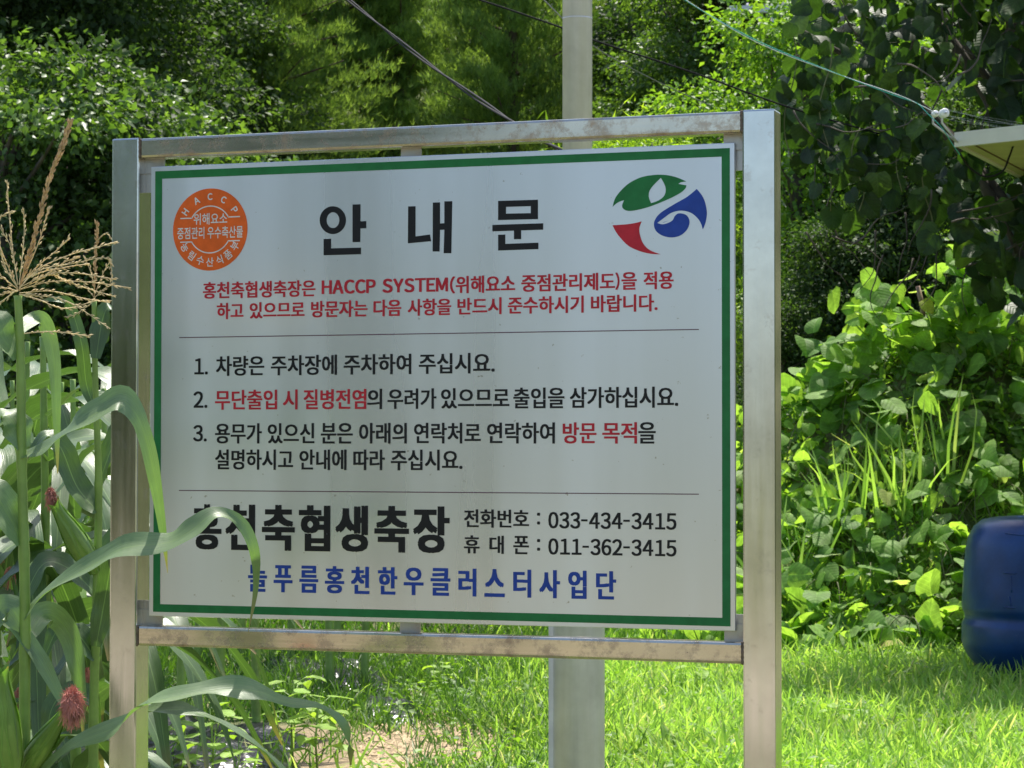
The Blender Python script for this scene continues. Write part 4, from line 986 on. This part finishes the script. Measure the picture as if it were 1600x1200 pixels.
M['husk'] = cornmat('corn husk', (.16, .28, .06), (.24, .38, .09), .25, .45)
M['stalk'] = simple('corn stalk', (.19, .30, .06), .4, nscale=14, namt=.25)
M['silk'] = simple('corn silk', (.56, .22, .17), .8, nscale=40, namt=.5)
M['tasselbrown'] = simple('tassel spike', (.50, .33, .16), .8, nscale=60, namt=.4)
M['tassel'] = simple('dry tassel', (.66, .52, .29), .75, nscale=60, namt=.45)
def ribbon_arrays(P, wid, nh, n=30, twist=0.0, fold=.22, wave=.10, m=4, prof=None, seed=0):
    """P: centre line; nh: normal hint; returns mesh arrays of a tapering folded leaf blade"""
    C = catmull(P, n); V = []; UV = []; nh = Vector(nh).normalized()
    for i, c in enumerate(C):
        t_ = (C[min(i+1, n)]-C[max(i-1, 0)]).normalized(); f = i/n
        w_ = wid*(prof(f) if prof else min(1, .45+f*3.2)*max(0.03, 1-f**2.6)**.8)
        nn = (nh-t_*nh.dot(t_)); nn = nn.normalized() if nn.length > 1e-3 else Vector((0, 0, 1))
        if twist: nn = (Matrix.Rotation(twist*f, 3, t_)@nn)
        sd_ = t_.cross(nn).normalized()
        for k_ in range(m+1):
            x = (k_/m-.5)*2
            z = fold*abs(x)*w_*.5 + wave*w_*(math.sin(f*15+seed+(x > 0)*1.9)+.55*math.sin(f*37+seed*2+(x > 0)*2.6))*x*x
            V.append(c+sd_*x*w_*.5+nn*z); UV.append((k_/m, f*8))
    F_ = [(i*(m+1)+k_, i*(m+1)+k_+1, (i+1)*(m+1)+k_+1, (i+1)*(m+1)+k_) for i in range(n) for k_ in range(m)]
    return np.array([tuple(v) for v in V]), np.array(F_), np.array(UV)
def corn_leaf(P, wid, nh, parent, mat='corn', **kw):
    V, F_, UV = ribbon_arrays(P, wid, nh, **kw)
    return link('leaf', npmesh('leaf', V, F_, uv=UV, smooth=True), M[mat], parent)
def stalk(pts, r0, r1, parent, joints=6):
    c = catmull(pts, joints*8); mb = MB(); R_ = []
    for i in range(len(c)):
        f = i/(len(c)-1); b = 1+.16*math.exp(-((i % 8)-0)**2/.8)
        R_.append((r0+(r1-r0)*f)*b)
    mb.tube(c, R_, 12); return mb.build('stalk', M['stalk'], parent, True)
def tassel_branch(pts, parent, dens=1.0, thick=1.0, name='branch'):
    c = catmull(pts, 24); mb = MB(); mb.tube(c, .0010*thick, 5)
    L = sum((c[i+1]-c[i]).length for i in range(24)); k_ = int(L/.006*dens)
    for i in range(k_):
        f = .12+.88*i/k_; j = min(23, int(f*24)); p_ = c[j].lerp(c[j+1], f*24-j); t_ = (c[j+1]-c[j]).normalized()
        a_ = Vector(rdir(1)[0]); a_ = (a_-t_*a_.dot(t_)).normalized(); L_ = random.uniform(.008, .013)*thick**.5
        d_ = (t_*.92+a_*.33).normalized(); b_ = t_.cross(a_)
        o0 = p_+a_*.0012; mid_ = o0+d_*L_*.5
        w_ = .0019*thick**.5
        mb.add([o0, mid_+a_*w_, mid_+b_*w_, mid_-a_*w_, mid_-b_*w_, o0+d_*L_], [(0, 1, 2), (0, 2, 3), (0, 3, 4), (0, 4, 1), (5, 2, 1), (5, 3, 2), (5, 4, 3), (5, 1, 4)])
    return mb.build(name, M['tassel'], parent)
def silk(c, rx, rz, parent, n=420):
    mb = MB(); c = Vector(c); n = int(n*2.2)
    for i in range(n):
        d_ = Vector(rdir(1)[0]); e_2 = Vector((d_.x*rx, d_.y*rx, d_.z*rz))
        s0 = c+Vector((0, 0, rz*.2))+e_2*.15; s1 = c+e_2*.75+Vector(rdir(1)[0])*rx*.15; s2 = c+e_2*random.uniform(.8, 1.25)+Vector((random.uniform(-.3, .3)*rx, 0, -rz*random.uniform(.1, .5)))
        mb.tube([s0, s1, s2], [.0006, .0005, .0003], 3, caps=False)
    mb.lathe([(.05*rx, -rz*.6), (.4*rx, -rz*.4), (.55*rx, 0), (.4*rx, rz*.4), (.05*rx, rz*.6)], c, 10)
    return mb.build('silk', M['silk'], parent)
def ear(p0, p1, r, parent, silkc=None, srx=.02, srz=.03, n=420):
    p0, p1 = Vector(p0), Vector(p1); d_ = p1-p0; mb = MB()
    e = empty('ear', p0-Vector(parent.location)); e.parent = parent
    pr = [.35, .75, .97, 1, .92, .72, .45, .18]
    mb.tube([p0+d_*i/7 for i in range(8)], [r*x for x in pr], 12); mb.build('husk', M['stalk'], e, True)
    for k_ in range(4):
        a_ = k_*1.6+.4; ax_ = d_.normalized(); s_ = ax_.orthogonal().normalized(); b_ = ax_.cross(s_); o_ = (s_*math.cos(a_)+b_*math.sin(a_))
        P_ = [p0+o_*r*.4, p0+d_*.3+o_*r*.96, p0+d_*.65+o_*r*.92, p0+d_*1.0+o_*r*.35+o_*.004, p0+d_*1.13+o_*r*.7]
        V, F_, UV = ribbon_arrays(P_, r*2.0, o_, n=14, fold=-.55, wave=.03, m=6, prof=lambda f: min(1, .5+f*2)*max(.05, 1-f**2.2))
        link('husk_leaf', npmesh('husk_leaf', V, F_, uv=UV, smooth=True), M['husk'], e)
    if silkc is not None: silk(silkc, srx, srz, e, n)
    return e

CORN = 'corn plants in the rows left of and behind the board'
RNG = np.random.default_rng(77); random.seed(77)
# --- nearest plant (A)
D = 4.35
cA = at(36, 1200, D); A_ = empty('corn_plant', (cA.x, cA.y, 0), 'nearest corn plant with a big tan tassel, its leaves reaching over the left post', 'corn plant', CORN)
stalk([Vector((cA.x, cA.y, -.05)), at(38, 1700, D), at(38, 1200, D), at(39, 950, D), at(34, 720, D), at(32, 560, D), at(28, 462, D)], .0125, .0068, A_, 9)
vh = -FW
def L(pp, w_, nh, par, dd=None, **kw):
    n_ = len(pp); P_ = [at(u, v, (dd[i] if dd else D)) for i, (u, v) in enumerate(pp)]
    return corn_leaf(P_, w_*1.2, nh, par, 'cornfront', **kw)
nC = (UP*.85-FW*.5)
L([(36, 712), (70, 700), (115, 668), (160, 640), (190, 626), (214, 650), (232, 700), (246, 770), (256, 840), (262, 895)], .046, nC, A_, [4.35, 4.33, 4.3, 4.3, 4.3, 4.3, 4.3, 4.31, 4.32, 4.33], twist=.5, seed=2, n=44, prof=lambda f: min(1, .45+f*3.2)*(1 if f < .45 else max(.02, 1-(f-.45)/.14*.5) if f < .59 else .5*max(.03, 1-((f-.59)/.41)**2)))
L([(37, 964), (75, 924), (150, 880), (195, 856), (262, 848), (300, 828), (337, 803), (375, 817), (397, 859), (400, 919), (388, 990)], .043, nC, A_, [4.35, 4.33, 4.3, 4.28, 4.27, 4.27, 4.28, 4.3, 4.3, 4.32, 4.33], twist=.35, seed=4, n=50, prof=lambda f: min(1, .45+f*3.2)*(1 if f < .5 else max(.02, 1-(f-.5)/.15*.55) if f < .65 else .45*max(.03, 1-((f-.65)/.35)**2)))
L([(60, 1215), (112, 1166), (180, 1136), (225, 1102), (285, 1088), (345, 1078), (400, 1080), (450, 1098), (499, 1106), (532, 1132), (547, 1166), (548, 1196)], .045, nC, A_, [4.35, 4.3, 4.25, 4.22, 4.2, 4.2, 4.2, 4.2, 4.2, 4.2, 4.22, 4.25], twist=-.25, seed=1, n=54, wave=.16)
L([(-45, 905), (-10, 945), (30, 985), (65, 1035), (92, 1085), (112, 1128)], .030, nC, A_, twist=.3, seed=5)
L([(28, 560), (5, 530), (-10, 500), (-30, 540), (-60, 640), (-80, 760)], .05, nC, A_, twist=.3, seed=6)
L([(35, 850), (10, 800), (-20, 760), (-60, 770), (-120, 850)], .055, nC, A_, twist=.3, seed=7)
L([(30, 520), (50, 500), (70, 505), (84, 560), (88, 640), (90, 740)], .026, UP*.2-FW, A_, [4.36, 4.4, 4.42, 4.42, 4.42, 4.42], twist=-.4, seed=8)
L([(37, 700), (20, 660), (0, 650), (-30, 700), (-60, 800)], .05, nC, A_, twist=.3, seed=9)
L([(40, 1000), (70, 960), (105, 985), (125, 1060), (130, 1150)], .04, UP*.3-FW, A_, [4.36, 4.42, 4.45, 4.45, 4.45], twist=.4, seed=9)
L([(40, 990), (15, 950), (-15, 975), (-40, 1060), (-50, 1170)], .045, UP*.3-FW, A_, twist=.4, seed=12)
ear(at(30, 1215, 4.36), at(97, 1120, 4.27), .022, A_, at(113, 1097, 4.25), .021, .034)
ear(at(15, 1230, 4.3), at(2, 1060, 4.25), .030, A_)
ts = empty('tassel', at(33, 440, D)-A_.location); ts.parent = A_
def tb_(pp, th=1.0, dn=1.0, dd=None, par=None, nm='branch'):
    return tassel_branch([at(u, v, (dd or D)) for u, v in pp], par or ts, dn, th, nm)
tb_([(30, 455), (41, 412), (60, 345), (79, 277), (98, 228), (109, 193)], 2.0, 2.4, nm='spike').data.materials[0] = M['tasselbrown']
for pp in ([(30, 450), (60, 420), (110, 398), (150, 387), (184, 377)], [(32, 448), (80, 428), (130, 428), (182, 437)], [(32, 452), (80, 440), (140, 441), (205, 450)], [(30, 458), (80, 455), (130, 466), (172, 473)],
           [(30, 445), (60, 415), (90, 390), (109, 371)], [(30, 445), (35, 400), (38, 360), (37, 325)], [(28, 445), (20, 390), (14, 330), (11, 281)], [(28, 450), (10, 410), (-5, 370), (-20, 320)],
           [(28, 452), (0, 430), (-30, 410)], [(28, 455), (5, 450), (-30, 455)], [(32, 446), (60, 380), (72, 340), (78, 325)], [(28, 450), (12, 425), (2, 395), (-8, 350)], [(32, 452), (70, 432), (100, 410), (125, 402)],
           [(30, 460), (60, 468), (100, 482), (150, 470)], [(30, 452), (50, 430), (100, 418), (140, 412)], [(28, 452), (-5, 475), (-35, 480)], [(31, 522), (75, 518), (110, 521), (142, 526)]):
    tb_(pp, .95, .75, D+random.uniform(-.03, .03))
    if pp[0][1] < 500 and random.random() < .5:
        q_ = [(u+(random.uniform(-16, 16) if i else 0)*i*.6, v+(random.uniform(-12, 20) if i else 0)*i*.6) for i, (u, v) in enumerate(pp)]
        q_[-1] = (q_[-1][0], q_[-1][1]+random.uniform(5, 22)); tb_(q_, .8, 1.0, D+random.uniform(-.05, .05))
# --- second plant (B), beside the left post
D2 = 5.0
cB = at(148, 1200, D2); B_ = empty('corn_plant', (cB.x, cB.y, 0), 'slim corn plant with an upright ear beside the left post, behind the nearest plant', 'corn plant', CORN)
stalk([Vector((cB.x, cB.y, -.05)), at(146, 1500, D2), at(146, 1150, D2), at(151, 930, D2), at(154, 760, D2), at(149, 600, D2), at(147, 470, D2)], .0125, .005, B_, 9)
def L2(pp, w_, par=B_, d=D2, nh=None, **kw):
    return corn_leaf([at(u, v, d+random.uniform(-.02, .02)) for u, v in pp], w_, nh or nC, par, **kw)
L2([(150, 560), (160, 500), (172, 480), (190, 500), (200, 560)], .045, seed=1)
L2([(150, 545), (165, 500), (175, 490)], .04, nh=-FW, seed=1)
L2([(149, 640), (135, 600), (128, 540), (110, 480), (92, 468), (60, 470)], .03, nh=-FW+UP*.4, seed=2)
L2([(153, 760), (175, 700), (200, 660), (225, 700), (240, 800)], .05, d=5.15, seed=3)
L2([(153, 800), (120, 760), (95, 700), (70, 680), (40, 720)], .06, seed=4)
L2([(153, 880), (190, 830), (230, 840), (250, 900)], .05, d=5.2, seed=5)
L2([(152, 930), (110, 890), (70, 880), (40, 930), (10, 1010)], .06, seed=6)
L2([(150, 1010), (165, 930), (175, 870), (182, 850)], .045, d=4.95, nh=-FW, seed=7)
L2([(150, 1030), (120, 990), (90, 985), (60, 1050)], .055, seed=8)
L2([(148, 1100), (110, 1080), (80, 1110), (70, 1190)], .055, seed=9)
ear(at(150, 895, D2-.01), at(90, 795, D2-.05), .025, B_, at(80, 775, D2-.05), .012, .022, 160)
ts2 = empty('tassel', at(148, 460, D2)-B_.location); ts2.parent = B_
tb_([(147, 472), (149, 420), (151, 380), (151, 348)], 1.3, 1.6, D2, ts2, 'spike').data.materials[0] = M['tasselbrown']
for pp in ([(148, 450), (140, 420), (130, 400)], [(148, 380), (165, 365), (180, 380)], [(148, 465), (165, 450), (190, 440)], [(148, 470), (120, 490), (103, 496)], [(148, 460), (162, 425), (172, 408)], [(148, 466), (135, 450), (118, 447)]):
    tb_(pp, .8, .9, D2, ts2)
# --- generic corn plants
def corn_proto(h, seed, tass=True, bare=.27, r0=.017):
    random.seed(seed); fam = []
    def a(name, me, mat): me.materials.append(mat); fam.append((name, me))
    mb = MB(); c = catmull([(0, 0, -.05), (.01, .01, h*.5), (0, .02, h)], 48)
    mb.tube(c, [r0*(1-.6*i/48)*(1+.15*math.exp(-((i % 6))**2/.8)) for i in range(49)], 10); a('stalk', pymesh('stalk', mb.v, mb.f, True), M['stalk'])
    for i in range(11):
        z = h*(bare+(.95-bare)*i/11); az_ = (i % 2)*math.pi+random.uniform(-.55, .55)+seed; Ln = random.uniform(.5, .8)*(1-.35*abs(i/11-.5))
        r_ = Vector((math.cos(az_), math.sin(az_), 0)); lift = random.uniform(.25, .42)
        P_ = [Vector((0, 0, z)), Vector((0, 0, z+Ln*lift*.6))+r_*Ln*.2, Vector((0, 0, z+Ln*lift*.8))+r_*Ln*.5, Vector((0, 0, z+Ln*(lift*.4-.1)))+r_*Ln*.8, Vector((0, 0, z-Ln*random.uniform(.15, .45)))+r_*Ln*.98]
        V, F_, UV = ribbon_arrays(P_, random.uniform(.062, .088), Vector((0, 0, 1))-r_*.3, n=26, twist=random.uniform(-.7, .7), seed=random.random()*6, wave=.14)
        a('leaf', npmesh('leaf', V, F_, uv=UV, smooth=True), M['corn'])
    for q_ in range(2):
        # ear
        z = h*(.42+.14*q_); az_ = seed+q_*2.5; r_ = Vector((math.cos(az_), math.sin(az_), 0)); mb = MB(); p0 = Vector((0, 0, z)); d_ = r_*.09+Vector((0, 0, .17))
        mb.tube([p0+d_*i/7 for i in range(8)], [.023*x for x in (.35, .75, .97, 1, .92, .72, .45, .18)], 10); a('ear', pymesh('ear', mb.v, mb.f, True), M['husk'])
        mb = MB(); c0 = p0+d_*1.05
        for _ in range(90):
            v_ = Vector(rdir(1)[0]); mb.tube([c0, c0+v_*.014+Vector((0, 0, .004)), c0+v_*.02+Vector((0, 0, -.02))], [.0009, .0009, .0005], 3, caps=False)
        a('silk', pymesh('silk', mb.v, mb.f), M['silk'])
    if tass:
        mb = MB()
        for i in range(12):
            az_ = random.uniform(0, 6.28); sp_2 = 0 if i == 0 else random.uniform(.3, .9); Lb = .3 if i == 0 else random.uniform(.14, .22)
            c = catmull([(0, .02, h-.01), (math.cos(az_)*sp_2*Lb*.5, math.sin(az_)*sp_2*Lb*.5, h+Lb*.55), (math.cos(az_)*sp_2*Lb, math.sin(az_)*sp_2*Lb, h+Lb*(1.05-sp_2*.4))], 22)
            mb.tube(c, [.0018+.0016*(k_ % 2) for k_ in range(23)], 5)
        a('tassel', pymesh('tassel', mb.v, mb.f), M['tassel'])
    return fam
CP = [corn_proto(1.55, 11, False), corn_proto(1.65, 12, False), corn_proto(1.45, 13, False), corn_proto(1.6, 14, False, .52, .022), corn_proto(1.5, 15, False, .50, .024)]
def corn_at(u, d, k_, rot, label, sc=1.0, z=0):
    s = su(u, d); p_ = sdz(s, d, T(s, d)); e = empty('corn_plant', p_, label, 'corn plant', CORN); e.rotation_euler.z = rot; e.scale = (sc,)*3
    for nm, me in CP[k_]:
        o = bpy.data.objects.new(nm, me); COL.objects.link(o); o.parent = e
for a_ in ((-85, 5.0, 0, .3, 'corn plant just outside the left edge behind the nearest one', 1.02), (75, 5.5, 1, 1.2, 'corn plant between the nearest plant and the slim one, farther back', 1.0),
           (5, 5.9, 2, 2.2, 'corn plant behind the tassel of the nearest plant', 1.14), (118, 6.4, 0, .9, 'corn plant farther back, left of the left post', 1.02),
           (50, 7.2, 1, 2.9, 'corn plant of the next row seen through the leaves', 1.04), (172, 7.6, 2, 1.7, 'corn plant directly behind the left post', 1.10),
           (-40, 7.0, 0, 2.0, 'farther corn plant cut by the left edge', 1.1), (-30, 5.3, 1, .9, 'corn plant second from the left edge behind the nearest tassel', .98),
           (105, 8.2, 2, 2.6, 'leafy corn plant filling the gap left of the slim plant', 1.12), (28, 8.6, 0, 1.9, 'corn plant far behind the nearest stalk', 1.05),
           (140, 9.4, 1, .2, 'corn plant far behind the slim one at the left post', 1.0), (215, 8.8, 4, 1.1, 'corn plant behind the left edge of the board', 1.0),
           (285, 10.6, 3, 1.4, 'corn stalk under the board, nearest the left post', 1.0), (345, 12.2, 4, .6, 'corn stalk under the board, second from the left post', 1.05),
           (403, 11.5, 3, 2.3, 'corn stalk under the board with a hanging grey leaf', 1.1), (517, 13.2, 4, 2.0, 'corn stalk under the middle of the board beside the black film', 1.1),
           (570, 13.5, 3, .1, 'rightmost corn stalk standing under the board', 1.1), (240, 12.5, 4, 2.0, 'corn plant behind the board close to the left post', 1.1),
           (455, 14.6, 3, .8, 'corn plant behind the board in the farthest row', 1.1), (530, 15.6, 4, 2.8, 'corn plant of the farthest row behind the black film', 1.1),
           (380, 15.2, 3, 1.2, 'corn plant of the farthest row, left of the hanging grey leaf', 1.1), (310, 14.2, 4, .4, 'corn plant of the farthest row near the left post', 1.1), (640, 16, 3, 2.2, 'corn plant hidden behind the lower middle of the board', 1.0)):
    corn_at(*a_)

# ------------------------------------------------------------------ leafy weeds
def weed_proto(h, n, seed, size=.075):
    global RNG
    RNG = np.random.default_rng(900+seed); random.seed(seed); mb = MB(); fam = []
    mb.tube([(0, 0, -.02), (.01, 0, h*.5), (0, .01, h)], [.004, .003, .002], 6)
    for i in range(n):
        z = h*(.3+.7*i/n); a_ = i*2.4; r_ = Vector((math.cos(a_), math.sin(a_), 0)); mb.tube([(0, 0, z), tuple(r_*.04+Vector((0, 0, z+.025)))], .0016, 4)
    fam.append(('stem', pymesh('stem', mb.v, mb.f, True), M['stalk']))
    for i in range(n):
        z = h*(.3+.7*i/n); a_ = i*2.4; r_ = np.array([math.cos(a_), math.sin(a_), 0]); P_ = (r_*.04+np.array([0, 0, z+.025]))[None]
        V, F_, R = scatter_arrays(RL[i % 4], P_, (r_+np.array([0, 0, -.15]))[None], np.array([[0, 0, 1.0]])+r_[None]*.3, np.array([size*random.uniform(.7, 1.25)]), wscale=np.array([size*.8]))
        fam.append(('leaf', npmesh('leaf', V, F_, R, smooth=True, uv=tuv(RL[i % 4], 1)), M['weed']))
    for nm, me, mt in fam: me.materials.append(mt)
    return fam
WP = [weed_proto(.24, 14, 1), weed_proto(.30, 18, 2, .065), weed_proto(.15, 10, 3, .08)]
def weed(u, v, k_, label, sc=1.0, rot=0):
    d = CAM.z*FPX/(v-702); s = su(u, d); p_ = sdz(s, d, T(s, d)); e = empty('leafy_weed', p_, label, 'weed', 'yellow green weeds between corn and grass'); e.scale = (sc,)*3; e.rotation_euler.z = rot
    for nm, me, _ in WP[k_]:
        o = bpy.data.objects.new(nm, me); COL.objects.link(o); o.parent = e
for a_ in ((255, 1212, 2, 'small yellow green weed just right of the left post', 1.6), (335, 1225, 0, 'yellow green weed at the bottom edge left of the drooping leaf', 1.4), (462, 1205, 1, 'tall leafy weed behind the drooping corn leaf', 1.4), (500, 1210, 0, 'leafy weed right behind the tip of the drooping corn leaf', 1.5),
           (375, 1235, 2, 'low weed at the bottom edge under the long drooping leaf', 1.2), (75, 1190, 0, 'weed at the foot of the nearest corn', 1.2), (1088, 1085, 2, 'pale leaved weed under the lower rail beside the right post', 1.3), (1305, 1140, 2, 'dark seedling alone in the bright grass right of the board', 1.0),
           (160, 1180, 2, 'weed left of the left post at its foot', 1.1), (690, 1070, 2, 'weed at the edge of the bright grass left of the pole', 1.0)):
    weed(*a_[:4], sc=a_[4], rot=a_[0])
